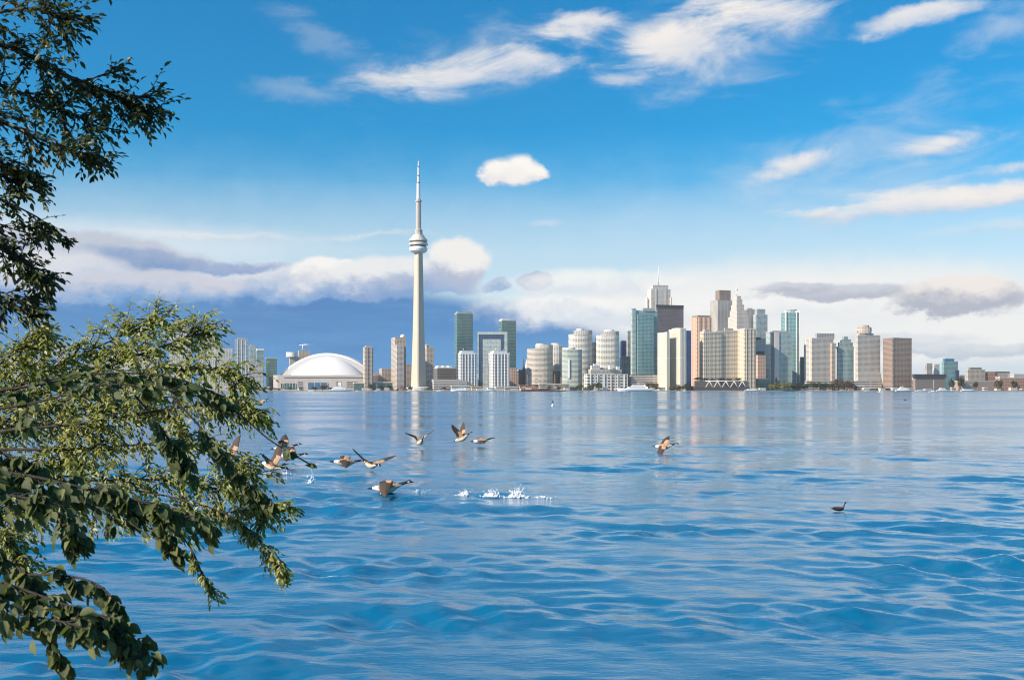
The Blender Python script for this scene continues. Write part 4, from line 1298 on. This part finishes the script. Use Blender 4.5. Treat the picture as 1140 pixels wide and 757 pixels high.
# close bough of broad leaves
M_broad = leaf_mat('broad_leaf', (0.05, 0.075, 0.022), (0.11, 0.14, 0.045), (0.20, 0.22, 0.085), 0.4, 0.62)
t = Tree('broadleaf_tree', 'broad-leaved tree reaching its nearest dark boughs over the water', (-3.6, 4.4, 1.0),
         [(-3.6, 4.4, 0.8), (-3.5, 4.4, 1.7), (-3.3, 4.4, 2.6), (-3.2, 4.45, 3.4)], 0.12, bark, 0.053, 0.033, M_broad)
NB_ = [
    ([(-280, 440), (-100, 445), (20, 432), (110, 416), (190, 420), (245, 440)], (4.4, 4.6), .022, .40, 30, .12, .4),
    ([(-200, 470), (-60, 462), (40, 448), (120, 428), (200, 436)], (4.2, 4.3), .018, .40, 14, .12, .4),
    ([(150, 428), (215, 440), (258, 455), (298, 488), (330, 508), (344, 516)], (4.6, 4.7), .006, .25, 4, .04, .2),
    ([(190, 440), (225, 478), (256, 518), (284, 546), (306, 562)], (4.5, 4.5), .011, .20, 22, .085, .8),
    ([(150, 440), (175, 470), (195, 500), (215, 525)], (4.4, 4.4), .010, .35, 18, .11, .8),
    ([(-260, 520), (-80, 520), (20, 528), (100, 545), (170, 562), (232, 588)], (3.7, 3.8), .022, .42, 52, .12, .6),
    ([(20, 520), (80, 540), (150, 556), (215, 572)], (3.9, 4.0), .012, .40, 30, .11, .6),
    ([(-200, 560), (-60, 545), (30, 555), (70, 575), (90, 600)], (3.6, 3.6), .014, .40, 30, .12, .8),
    ([(100, 545), (150, 570), (180, 592), (194, 606)], (3.8, 3.8), .010, .30, 16, .10, .8),
    ([(-260, 620), (-90, 625), (0, 648), (70, 672), (120, 690), (165, 730)], (3.5, 3.4), .018, .36, 44, .13, .7),
    ([(-200, 640), (-60, 650), (10, 680), (60, 690), (100, 700)], (3.4, 3.3), .014, .34, 26, .12, .8),
    ([(20, 640), (60, 640), (95, 645), (120, 660), (138, 690)], (3.6, 3.5), .008, .25, 14, .10, .7),
    ([(-160, 600), (-50, 600), (10, 625), (40, 650)], (3.7, 3.6), .014, .38, 26, .12, .7),
    ([(40, 690), (62, 725), (72, 748)], (3.4, 3.4), .005, .25, 5, .08, .5),
    ([(-200, 480), (-80, 485), (-10, 500), (40, 520)], (3.9, 3.9), .016, .45, 26, .14, .7),
]
for pix, dep, r0, sp, ns, sl_, dr in NB_:
    t.bough(pix, dep, r0 * .5, sp, int(ns * 1.3), sl_ * .8, dr, t0=.18, gap=.033, facing=.45, sub=.4)
t.done()

# ------------------------------------------------------------------ trees along the far quay
def citytree_proto(name, mat, seed, rx=0.5, conical=0.0):
    rs = random.Random(seed)
    root = bpy.data.objects.new(name, None)
    COL.objects.link(root)
    mb = MB()
    mb.tube([(0, 0, 0), (.01, 0, .25), (0, .01, .6)], [.035, .025, .01], 6)
    mb.tube([(.0, 0, .25), (.14, .05, .5)], [.018, .006], 5); mb.tube([(0, 0, .28), (-.13, -.04, .55)], [.018, .006], 5)
    o = mb.build('trunk', bark, None, (0, 0, 0)); o.parent = root
    lv = Leaves()
    lobes = [(Vector((rs.uniform(-.3, .3) * rx * 2, rs.uniform(-.3, .3) * rx * 2, rs.uniform(.35, .8))), rs.uniform(.16, .28)) for _ in range(9)]
    for _ in range(520):
        c, r_ = rs.choice(lobes)
        d = Vector((rs.gauss(0, 1), rs.gauss(0, 1), rs.gauss(0, 1))).normalized()
        p = c + d * r_ * rs.uniform(.5, 1.05)
        if conical:
            k = 1 - conical * max(0, p.z - .2)
            p.x *= k; p.y *= k
        n = (d + Vector((rs.gauss(0, .4), rs.gauss(0, .4), rs.gauss(0, .4) + .3))).normalized()
        t_ = n.orthogonal().normalized()
        lv.leaf(p, t_, n, rs.uniform(.07, .12), rs.uniform(.06, .09))
    lv.build('crown', mat, root, (0, 0, 0))
    return root
M_ct = [leaf_mat('quay_tree_dark', (0.016, 0.035, 0.014), (0.03, 0.06, 0.02), (0.05, 0.08, 0.03), .2),
        leaf_mat('quay_tree_yellow', (0.14, 0.15, 0.03), (0.22, 0.20, 0.05), (0.28, 0.2, 0.07), .25),
        leaf_mat('quay_tree_brown', (0.09, 0.06, 0.03), (0.13, 0.09, 0.04), (0.12, 0.1, 0.04), .2),
        leaf_mat('quay_tree_green', (0.05, 0.075, 0.02), (0.08, 0.11, 0.03), (0.1, 0.12, 0.04), .25)]
PROTO = {}
used = set()
def ctree(k, px, top, w, D, label, group=None, zb=1.75, cone=0.0):
    key = (k, int(px) % 3, cone)
    if key not in PROTO:
        PROTO[key] = citytree_proto('quay_tree', M_ct[k], hash(key) % 1000, conical=cone)
    o = PROTO[key]
    if key in used:
        o = copy_tree(o)
    used.add(key)
    p = at(px, HOR, D)
    H = (zz(top, D) - zb) * 1.2
    wd = w / F * D * 1.25
    o.location = (p.x, D, zb)
    o.scale = (wd * 1.0, wd * 1.0, H)
    o.rotation_euler = (0, 0, random.uniform(0, 6.28))
    tag(o, label, 'tree', group)
HEDGE = 'dark green tree in the row before the grey slab condominiums'
for x, y, w in ((883, 427.5, 12), (890, 426.5, 10), (896.5, 428, 9), (906, 427, 10), (913, 425.5, 11), (919, 426.5, 9)):
    ctree(0, x, y, w, 2398, HEDGE, 'dark trees before the grey slabs')
for x, y, w in ((927, 424.5, 11), (934, 423.5, 10), (940, 425, 10), (946, 425.5, 9), (951, 427, 8)):
    ctree(2, x, y, w, 2396, 'brown autumn tree in the row below the stepped glass block', 'brown trees below the glass block')
ctree(1, 859, 428.5, 9, 2386, 'small round yellow-green tree beside two dark cypresses')
ctree(1, 873, 424.5, 17, 2384, 'large yellow-green willow on the quay point east of the hotel')
ctree(0, 864.5, 422, 3.4, 2390, 'slim dark cypress between the two yellow-green trees', 'cypresses by the willow', cone=.6)
ctree(0, 866.8, 424, 2.8, 2388, 'slim dark cypress between the two yellow-green trees', 'cypresses by the willow', cone=.6)
for x, y, w in ((748, 431, 8), (756, 428.5, 10), (764, 427.5, 9), (770, 430, 6)):
    ctree(2 if x < 760 else 0, x, y, w, 2392, 'dull bushy tree at the foot of the cream striped twin', 'trees at the striped twin')
for x, y, w in ((713, 428.5, 8), (722, 427, 9), (730, 427.5, 9)):
    ctree(2, x, y, w, 2398, 'russet tree below the teal tower terraces', 'russet trees below the terraces')
for x, y, w in ((658, 427.5, 8), (666, 426.5, 9), (645, 429, 8), (640, 431, 6)):
    ctree(3, x, y, w, 2394, 'green tree before the low white apartment house', 'trees before the apartment house')
for x, y, w in ((285, 432, 9), (294, 431, 7), (301, 431.5, 9), (310, 432.5, 6), (323, 431, 6), (335, 432, 5), (351, 430.5, 8), (359, 429.5, 9), (368, 431.5, 6)):
    ctree(3 if x < 345 else 2, x, y, w, 2400, 'low shrubby tree along the quay in front of the stadium', 'shrubs before the stadium')
for x, y, w in ((777, 420.5, 8), (784, 421, 7), (793, 421.5, 8), (802, 421, 8), (812, 421.5, 7), (821, 421, 8)):
    ctree(0, x, y, w, 2425, 'dark tree on the roof terrace of the hotel podium', 'hotel terrace trees', zb=zz(424, 2410) + .05)
for x, y, w in ((1070, 420.5, 8), (1060, 422, 7), (1112, 424, 8), (1130, 425, 8), (1086, 426, 6)):
    ctree(0, x, y, w, 2412, 'dark tree among the low buildings of the eastern quay', 'eastern quay trees')
for x, y, w in ((413, 428, 6), (424, 429, 6), (433, 428.5, 6), (457, 430, 5), (478, 431, 5), (494, 431, 5)):
    ctree(0, x, y, w, 2404, 'small dark tree on the quay around the great tower foot', 'small trees at the tower foot')
for x, y, w in ((612, 430, 6), (622, 429.5, 7), (630, 430.5, 6), (845, 430, 8)):
    ctree(3, x, y, w, 2400, 'olive tree on the quay near the ship masts' if x < 700 else 'olive tree by the glass ferry shelter', 'trees by the masts' if x < 700 else None)

# ------------------------------------------------------------------ boats
M_hull = plain('boat_white', (0.80, 0.80, 0.79), 0.35, var=0.04)
M_hullred = plain('hull_brown', (0.16, 0.06, 0.045), 0.6)
M_wood = plain('mast_wood', (0.50, 0.33, 0.20), 0.6)
M_sail = plain('furled_sail', (0.60, 0.45, 0.34), 0.9)
M_bwin = plain('boat_window', (0.03, 0.04, 0.05), 0.1)
def hull_mb(x, y, L, Bm, H, bow=1, sheer=.25):
    """boat hull pointing along +-x: lofted sections from transom to stem"""
    mb = MB()
    rings = []
    for i in range(11):
        t = i / 10
        wv = Bm / 2 * (1 - max(0, (t - .45) / .55) ** 2.2) * (0.86 + .14 * min(1, t * 4))
        wv = max(wv, .03)
        top = H * (1 + sheer * max(0, t - .4) ** 1.5 * 2)
        xx = x + bow * (t - .5) * L
        rake = bow * L * .05 * max(0, t - .8) * 5
        rings.append([Vector((xx, y - wv * .55, -.3)), Vector((xx + rake * .5, y - wv * .92, top * .45)), Vector((xx + rake, y - wv, top)),
                      Vector((xx + rake, y + wv, top)), Vector((xx + rake * .5, y + wv * .92, top * .45)), Vector((xx, y + wv * .55, -.3))])
    mb.rings(rings, 0, True, False)
    return mb
def cabin_mb(x, y, L, Wd, z0, h, slope=.3, bow=1):
    mb = MB()
    a, b = x - L / 2, x + L / 2
    s0, s1 = (slope * h * (2 if bow < 0 else .5)), (slope * h * (2 if bow > 0 else .5))
    mb.prism([(a, y - Wd / 2), (b, y - Wd / 2), (b, y + Wd / 2), (a, y + Wd / 2)], z0, z0 + h, 0, 0,
             top=[(a + s0, y - Wd * .42), (b - s1, y - Wd * .42), (b - s1, y + Wd * .42), (a + s0, y + Wd * .42)])
    return mb
def motor(label, px, D, L, bow=1, decks=2, mast=True, group=None):
    x = (px - 570) / F * D
    T = Thing('motor_boat', label, 'boat', (x, D, 0), group)
    H = max(.9, L * .075)
    Bm = L * .26
    T.part('hull', hull_mb(x, D, L, Bm, H, bow), M_hull)
    z = H
    for k in range(decks):
        Ld = L * (.62 - .2 * k); hd = max(1.2, L * .06)
        xo = x - bow * L * (.06 + .03 * k)
        c = T.part('cabin', cabin_mb(xo, D, Ld, Bm * (.8 - .15 * k), z, hd, .5, bow), M_hull)
        mb = MB(); mb.box(xo - Ld * .42, xo + Ld * .36, D - Bm * (.4 - .075 * k) - .06, D - Bm * (.4 - .075 * k) + .35, z + hd * .45, z + hd * .75)
        T.part('window', mb, M_bwin, parent=c)
        z += hd
    if mast:
        mb = MB(); mb.tube([(x - bow * L * .1, D, z - .2), (x - bow * L * .12, D, z + L * .12)], [L * .006 + .05, .04]); T.part('mast', mb, M_hull)
    return T
def sailer(label, px, D, L, mh, bow=1, sail=True):
    x = (px - 570) / F * D
    T = Thing('sailing_boat', label, 'sailboat', (x, D, 0))
    T.part('hull', hull_mb(x, D, L, L * .28, L * .09, bow), M_hull)
    T.part('cabin', cabin_mb(x, D, L * .35, L * .17, L * .09, .6, .5, bow), M_hull)
    mb = MB(); mb.tube([(x + bow * L * .08, D, L * .08), (x + bow * L * .08, D, mh)], [.22, .1]); T.part('mast', mb, M_white)
    mb = MB(); mb.tube([(x + bow * L * .06, D, L * .2), (x - bow * L * .36, D, L * .19)], [.28, .2]); T.part('furled_sail', mb, M_hull)
    mb = MB()
    mb.tube([(x + bow * L * .48, D, L * .1), (x + bow * L * .08, D, mh * .97)], .04, 4); mb.tube([(x - bow * L * .47, D, L * .1), (x + bow * L * .08, D, mh * .97)], .04, 4)
    T.part('rigging', mb, M_steel)
def tallship(label, px, D, L, masts, hullm, bow=1):
    x = (px - 570) / F * D
    T = Thing('tall_ship', label, 'tall ship', (x, D, 0))
    T.part('hull', hull_mb(x, D, L, L * .2, L * .065, bow, .5), hullm)
    T.part('deckhouse', cabin_mb(x - bow * L * .25, D, L * .22, L * .11, L * .065, 2.4, .1, bow), M_sail)
    mb = MB(); mb.tube([(x + bow * L * .47, D, L * .075), (x + bow * L * .66, D, L * .14)], [.5, .2]); T.part('bowsprit', mb, M_wood)
    for f, hh, ny in masts:
        mx = x + bow * f * L
        mb = MB(); mb.tube([(mx, D, 1.5), (mx - bow * .5, D, hh)], [.6, .25]); ms = T.part('mast', mb, M_wood)
        for k in range(ny):
            z = hh * (.35 + .55 * k / max(1, ny - 1)); w = L * .10 * (1 - .18 * k)
            mb = MB(); mb.tube([(mx - w * .8, D - w * .6, z), (mx, D - .5, z + .2), (mx + w * .8, D + w * .6, z)], [.3, .75, .3]); T.part('yard', mb, M_sail, parent=ms)
        mb = MB()
        for sgn in (-1, 1):
            mb.tube([(mx + sgn * L * .12, D, L * .07), (mx, D, hh * .96)], .09, 4)
        T.part('rigging', mb, M_wood, parent=ms)
        mb = MB(); mb.tube([(mx - bow * .5, D, hh * .22), (mx - bow * L * .17, D, hh * .25)], [.9, .5]); T.part('furled_sail', mb, M_sail, parent=ms)
motor('white ferry with a tall upper deck moored before the stadium', 379, 2340, 52, 1, 3)
motor('small white motor boat moored left of the ferry'.replace('left', 'west'), 346.5, 2335, 13, -1, 1, True)
sailer('white moored sailing boat before the tall tower foot', 462, 2344, 13, 22, 1)
sailer('white moored sailing boat below the low concrete terminal', 489, 2348, 12, 19, -1)
sailer('white moored sailing boat below the quay pavilion', 419, 2346, 11, 17, 1)
motor('little white launch on the water between ferry and green pavilion', 398, 2310, 11, 1, 1, False)
motor('white cabin boat moored below the great tower', 456, 2345, 14, 1, 1, True)
motor('white tour boat with long cabin at the ticket hall', 512, 2340, 40, -1, 2)
motor('cream tour boat moored below the framed office', 545, 2342, 30, 1, 1)
tallship('brown three-masted tall ship with tan furled sails at the quay', 596, 2346, 64, ((.30, 44, 4), (.02, 52, 4), (-.28, 38, 3)), M_hullred, 1)
tallship('smaller two-masted schooner moored beyond the tall ship', 621, 2352, 36, ((.2, 40, 2), (-.2, 34, 2)), M_dark, -1)
sailer('white sailing boat with bare mast before the apartment house', 662, 2342, 16, 26, 1)
motor('long white super yacht with raked bow below the teal tower', 707, 2336, 78, -1, 2)
motor('white cabin cruiser beside the super yacht', 733, 2344, 20, 1, 1)
motor('tiny white dinghy off the striped twin', 762, 2250, 8, 1, 1, False)
motor('pair-decked harbour boat under the hotel trusses', 838, 2344, 36, 1, 1, False)
motor('white speedboat crossing open water before the brown tower', 982, 1230, 9.5, 1, 1, False)
motor('large white yacht with a stepped superstructure beside the warehouse', 1007, 2330, 40, 1, 3)
motor('white cruiser astern of the large yacht', 1024, 2338, 22, -1, 1)
sailer('white sailing boat under way off the dark warehouse', 1038.5, 1380, 11, 16.5, 1)
motor('white harbour boat moored beside the warehouse corner', 1050, 2336, 30, 1, 2, False)
motor('flat white barge boat moored before the brick warehouse', 1078, 2340, 34, 1, 1, False)
motor('small white boat moored at the marina shed', 966, 2342, 16, 1, 1, False)

# channel marker far out on the water
p = at(615.3, 451.5, 190)
T = Thing('channel_marker', 'thin dark channel marker standing in the water before the masts', 'buoy', (p.x, 190, 0))
mb = MB(); mb.lathe(p.x, 190, [(0, -.2), (.22, -.2), (.26, .15), (.1, .25), (.09, .5)], 10); T.part('float', mb, M_white)
mb = MB(); mb.lathe(p.x, 190, [(.08, .5), (.12, .55), (.12, .95), (0, 1.05)], 8); T.part('topmark', mb, M_dark)

# ------------------------------------------------------------------ geese
def fm(name, c, r=0.75): return plain(name, c, r, var=0.25, scale=18.0)
GM = [fm('goose_back', (0.36, 0.22, 0.13)), fm('goose_belly', (0.70, 0.53, 0.39)), fm('goose_black', (0.012, 0.012, 0.013)),
      fm('goose_white', (0.78, 0.76, 0.73)), fm('goose_flight_feather', (0.06, 0.04, 0.03)), fm('goose_covert', (0.50, 0.31, 0.18))]
def goose(label, pos, yaw, pitch=0, roll=0, wl=(30, 10), wr=None, span=.78, sweep=.10, neck=0.0, feet=False, name='goose', scale=1.0, wings=True, dark=False, group='geese flying over the lake', nk=1.0):
    """one continuous bird: body, neck and head lofted, wings lofted from the shoulder, all fused"""
    wr = wr or wl
    src = []          # (point, material)
    mb = MB()
    def ring(x, z, ry, rz, y=0, n=12):
        return [Vector((x, y + ry * math.cos(2 * math.pi * k / n), z + rz * math.sin(2 * math.pi * k / n))) for k in range(n)]
    nz = neck
    B = [(-.50, .02, .045, .012, 2), (-.40, .02, .075, .025, 2), (-.34, .015, .085, .045, 3), (-.26, .0, .10, .075, 3), (-.12, -.015, .125, .11, 0), (.04, -.015, .13, .125, 0),
         (.16, .0, .105, .105, 0), (.25, .03 + nz * .1, .065, .07, 0), (.33, .06 + nz * .35, .042, .048, 2), (.42, .09 + nz * .7, .034, .038, 2), (.50, .11 + nz, .033, .036, 2),
         (.555, .125 + nz, .040, .044, 2), (.60, .12 + nz, .034, .036, 2), (.635, .108 + nz, .02, .018, 2), (.69, .098 + nz, .014, .008, 2)]
    B = [((x if x <= .25 else .25 + (x - .25) * nk), z, ry * (1 if x < .25 else min(1.8, 1 / nk ** .6)), rz * (1 if x < .25 else min(1.6, 1 / nk ** .5)), mi) for x, z, ry, rz, mi in B]
    mb.rings([ring(x, z, ry, rz) for x, z, ry, rz, _ in B])
    for x, z, ry, rz, mi in B:
        for k in range(12):
            a = 2 * math.pi * k / 12
            m_ = mi
            if mi == 0 and math.sin(a) < .25: m_ = 1
            if mi == 2 and x > .25 and rz > .043 and x < .58 and math.sin(a) < .2 and abs(math.cos(a)) > .6: m_ = 3
            src.append((Vector((x, ry * math.cos(a), z + rz * math.sin(a))), m_))
    if wings:
        for sgn, (a1, a2) in ((1, wl), (-1, wr)):
            secs = []
            y, z, x0 = .07, .05, .0
            st = [(0, .34, .05, 5), (.16, .36, .04, 5), (.34, .36, .032, 5), (.52, .33, .026, 4), (.72, .26, .022, 4), (.88, .17, .018, 4), (1.0, .045, .012, 4)]
            prev = 0
            for t, ch, th, mi in st:
                ang = R(a1 if t <= .34 else a2)
                dl = (t - prev) * span
                y += dl * math.cos(ang); z += dl * math.sin(ang)
                prev = t
                le = .15 + (.06 * t / .34 if t < .34 else .06 - sweep * (t - .34) / .66 * 1.6)
                nrm = Vector((0, -math.sin(ang), math.cos(ang)))
                o_ = Vector((0, y, z))
                loop = []
                for u, h in ((0, 0), (.15, .5), (.45, .6), (.8, .3), (1, .05), (1, -.25), (.7, -.2), (.3, -.4)):
                    q = o_ + nrm * (h * th + (.02 * math.sin(u * 3.1) if t > .1 else 0)); q.x = le - u * ch
                    loop.append(Vector((q.x, q.y * sgn, q.z)))
                    m_ = mi
                    if u > .62 and t > .1: m_ = 4
                    src.append((loop[-1], m_))
                secs.append(loop if sgn > 0 else loop[::-1])
            mb.rings(secs)
            for A, B2 in zip(secs[:-1], secs[1:]):
                for p_, q_ in zip(A, B2):
                    pass
    else:
        for sgn in (1, -1):
            mb.rings([ring(x, z, ry, rz, sgn * .085) for x, z, ry, rz in ((-.36, .055, .012, .012), (-.2, .05, .04, .06), (0, .03, .05, .09), (.13, .02, .03, .06), (.17, .02, .008, .02))])
            for x in (-.36, -.2, 0, .13): src.append((Vector((x, sgn * .12, .05)), 0))
    if feet:
        for sgn in (1, -1):
            mb.tube([(-.14, sgn * .06, -.09), (-.22, sgn * .065, -.17), (-.27, sgn * .07, -.22)], [.018, .012, .01], 6)
            mb.rings([[Vector((-.26, sgn * .07 - .012, -.22)), Vector((-.26, sgn * .07 + .012, -.22)), Vector((-.26, sgn * .07 + .012, -.232)), Vector((-.26, sgn * .07 - .012, -.232))],
                      [Vector((-.20, sgn * .07 - .05, -.26)), Vector((-.20, sgn * .07 + .05, -.26)), Vector((-.20, sgn * .07 + .05, -.272)), Vector((-.20, sgn * .07 - .05, -.272))]])
            src.append((Vector((-.24, sgn * .07, -.2)), 2)); src.append((Vector((-.2, sgn * .07, -.26)), 2))
    me = bpy.data.meshes.new(name)
    me.from_pydata([tuple(p_) for p_ in mb.v], [], mb.f)
    me.update()
    o = bpy.data.objects.new(name, me)
    COL.objects.link(o)
    md = o.modifiers.new('fuse', 'REMESH'); md.mode = 'VOXEL'; md.voxel_size = 0.011
    sm = o.modifiers.new('soften', 'SMOOTH'); sm.factor = .5; sm.iterations = 2
    dg = bpy.context.evaluated_depsgraph_get()
    me2 = bpy.data.meshes.new_from_object(o.evaluated_get(dg))
    o.modifiers.clear()
    o.data = me2
    me2.name = name
    kd = KDTree(len(src))
    for i_, (p_, _) in enumerate(src): kd.insert(p_, i_)
    kd.balance()
    me2.materials.clear()
    for m_ in GM: me2.materials.append(m_)
    idx = [src[kd.find(pl.center)[1]][1] for pl in me2.polygons]
    if dark: idx = [{1: 2, 0: 4, 5: 4, 3: 2}.get(i_, i_) for i_ in idx]
    me2.polygons.foreach_set('material_index', idx)
    me2.polygons.foreach_set('use_smooth', [True] * len(me2.polygons))
    o.location = pos
    o.rotation_mode = 'XYZ'
    o.rotation_euler = (R(roll), R(-pitch), R(yaw))
    o.scale = (scale * (1.12 if wings else 1),) * 3
    tag(o, label, 'goose', group)
    return o
goose('goose with raised dark wings facing the viewer over the tower reflection', at(468, 492, 53), -70, 12, 0, (52, 30), (48, 20), sweep=.05)
goose('goose with one dark wing lifted high, leading its lower neighbour', at(514.5, 488, 52.6), -35, 18, 10, (62, 50), (70, 62))
goose('small goose with a wing drooping down, behind the lifted-wing goose', at(535.5, 491, 55), 10, 4, 25, (-18, -38), (30, 10))
goose('lone goose crossing with drooped wing over the pale building reflections', at(739, 497, 49), -25, 2, 8, (30, 12), (-14, -34))
goose('goose gliding with both long wings spread above the splashing goose', at(413, 517, 38), -55, -10, -6, (18, 22), (24, 34), span=.84)
goose('bulky brown goose running on the water and trailing white splashes', at(431, 543, 29), 2, 4, 6, (4, -32), (40, -40), feet=True)
goose('goose with arched brown wings just above the water near the twig end', at(384, 515, 38), 12, -4, 15, (14, -30), (30, -12))
goose('goose with orange lit wing raised behind the thin twig', at(316, 499, 43), 6, 4, -10, (60, 40), (24, 4))
goose('goose flying low and level just below the orange winged goose', at(322, 508, 41), 4, -2, 6, (26, 6), (12, -18))
goose('goose with dark wing swept up and head lowered under the twig', at(303, 519, 38), -22, -16, 10, (66, 70), (50, 40))
goose('goose half hidden by the drooping leaf cluster', at(255, 508, 40), -25, -10, 8, (52, 56), (40, 30))
goose('highest and farthest goose near the leaf tips below the quay', at(289, 449, 70), -30, 0, 14, (14, -6), (40, 36))
pD = at(934, 569, 25.3)
d_ = goose('small dark duck swimming alone with its neck upright', (pD.x, 25.3, .065), 3, 0, 0, neck=.22, nk=.40, name='duck', scale=.44, wings=False, dark=True, group=None)
d_['category'] = 'duck'
pD = at(1007.3, 444.3, 290)
d_ = goose('far dark cormorant sitting on the pale water below the yacht', (pD.x, 290, .15), 165, 0, 0, neck=.42, nk=.45, name='cormorant', scale=1.1, wings=False, dark=True, group=None)
d_['category'] = 'cormorant'

# ------------------------------------------------------------------ splashes thrown up by the running goose
M_spray, gs, bs = new_mat('spray')
bs.inputs['Base Color'].default_value = (.92, .92, .92, 1)
bs.inputs['Roughness'].default_value = .7
bs.inputs['Subsurface Weight'].default_value = 0
def ico(mb, c, r, sub=1):
    bm = bmesh.new()
    bmesh.ops.create_icosphere(bm, subdivisions=sub, radius=r)
    k = len(mb.v)
    mb.v += [tuple(c + v.co) for v in bm.verts]
    for f in bm.faces:
        mb.f.append(tuple(k + v.index for v in f.verts)); mb.uv += [(0, 0)] * 3; mb.mi.append(0); mb.sm.append(True)
    bm.free()
def splash(label, px, d, w, h, n, lean=0.0):
    """a burst of drops and ragged water sheets thrown from the surface"""
    rs = random.Random(int(px))
    x = (px - 570) / F * d
    mb = MB()
    jets = [(rs.uniform(-.5, .5) * w, rs.uniform(-.25, .25) * w, rs.uniform(.4, 1) * h, rs.uniform(-.3, .3) + lean) for _ in range(max(4, n // 22))]
    for _ in range(n):
        jx, jy, jh, jl = rs.choice(jets)
        if rs.random() < .5:
            e = Vector((rs.gauss(0, 1), rs.gauss(0, 1), abs(rs.gauss(0, 1)))).normalized() * rs.random() ** .6
            ico(mb, Vector((x + e.x * w * .45 + lean * e.z * h * .5, d + e.y * w * .3, e.z * h * .72)), rs.choice((.006, .008, .010, .014, .021)))
            continue
        t = rs.random() ** 1.4
        spread = .05 * w + .13 * w * t
        c = Vector((x + jx + jl * jh * t + rs.gauss(0, spread), d + jy + rs.gauss(0, spread), max(0.0, jh * t + rs.gauss(0, .03 * h))))
        ico(mb, c, rs.choice((.006, .008, .009, .012, .016, .026)) * rs.uniform(.8, 1.2) * (1.1 - .55 * t) * (h / .35) ** .4)
    for _ in range(n // 7):
        ico(mb, Vector((x + rs.gauss(0, w * .42), d + rs.gauss(0, w * .3), rs.uniform(0, .03))), rs.uniform(.012, .03))
    for _ in range(max(3, n // 22)):
        jx, jy, jh, jl = rs.choice(jets)
        t = rs.uniform(0, .6)
        ico(mb, Vector((x + jx + jl * jh * t + rs.gauss(0, .04), d + jy + rs.gauss(0, .04), jh * t * .8)), rs.uniform(.018, .034) * (h / .35) ** .5)
    o = mb.build('splash', M_spray, None, (x, d, 0))
    md = o.modifiers.new('fuse', 'REMESH'); md.mode = 'VOXEL'; md.voxel_size = .009
    md.use_smooth_shade = True
    me2 = bpy.data.meshes.new_from_object(o.evaluated_get(bpy.context.evaluated_depsgraph_get()))
    o.modifiers.clear(); o.data = me2; me2.name = 'splash'
    me2.materials.clear(); me2.materials.append(M_spray)
    tag(o, label, 'splash', 'splashes behind the running goose')
splash('frothy splash right behind the running goose', 464, 29.3, .5, .22, 220, .3)
splash('second splash, small and rounded, behind the running goose', 515.5, 29.0, .30, .30, 200, .2)
splash('wide low splash between the rounded and the tallest splash', 547, 28.8, .42, .28, 300)
splash('tallest splash with a spike of drops', 574, 28.6, .46, .44, 360, .2)
splash('last thin flat splash tapering off from the tallest one', 602, 28.5, .6, .10, 110, .1)
splash('thin dripping splash under the twig tip', 347, 33, .18, .55, 90, .1)
splash('white spray beneath the goose with swept-up wing', 320, 36, .35, .3, 120)


# ------------------------------------------------------------------ the air over the lake
hm = bpy.data.materials.new('lake_haze')
hm.use_nodes = True
ht = hm.node_tree
ht.nodes.clear()
hv = ht.nodes.new('ShaderNodeVolumePrincipled')
hv.inputs['Color'].default_value = (0.92, 0.95, 1.0, 1)
hv.inputs['Density'].default_value = 3.0e-5
hv.inputs['Anisotropy'].default_value = 0.0
ho = ht.nodes.new('ShaderNodeOutputMaterial')
ht.links.new(hv.outputs[0], ho.inputs['Volume'])
mb = MB()
mb.box(-6200, 6200, -260, 5200, -2.5, 620)
tag(mb.build('haze', hm), kind='stuff')
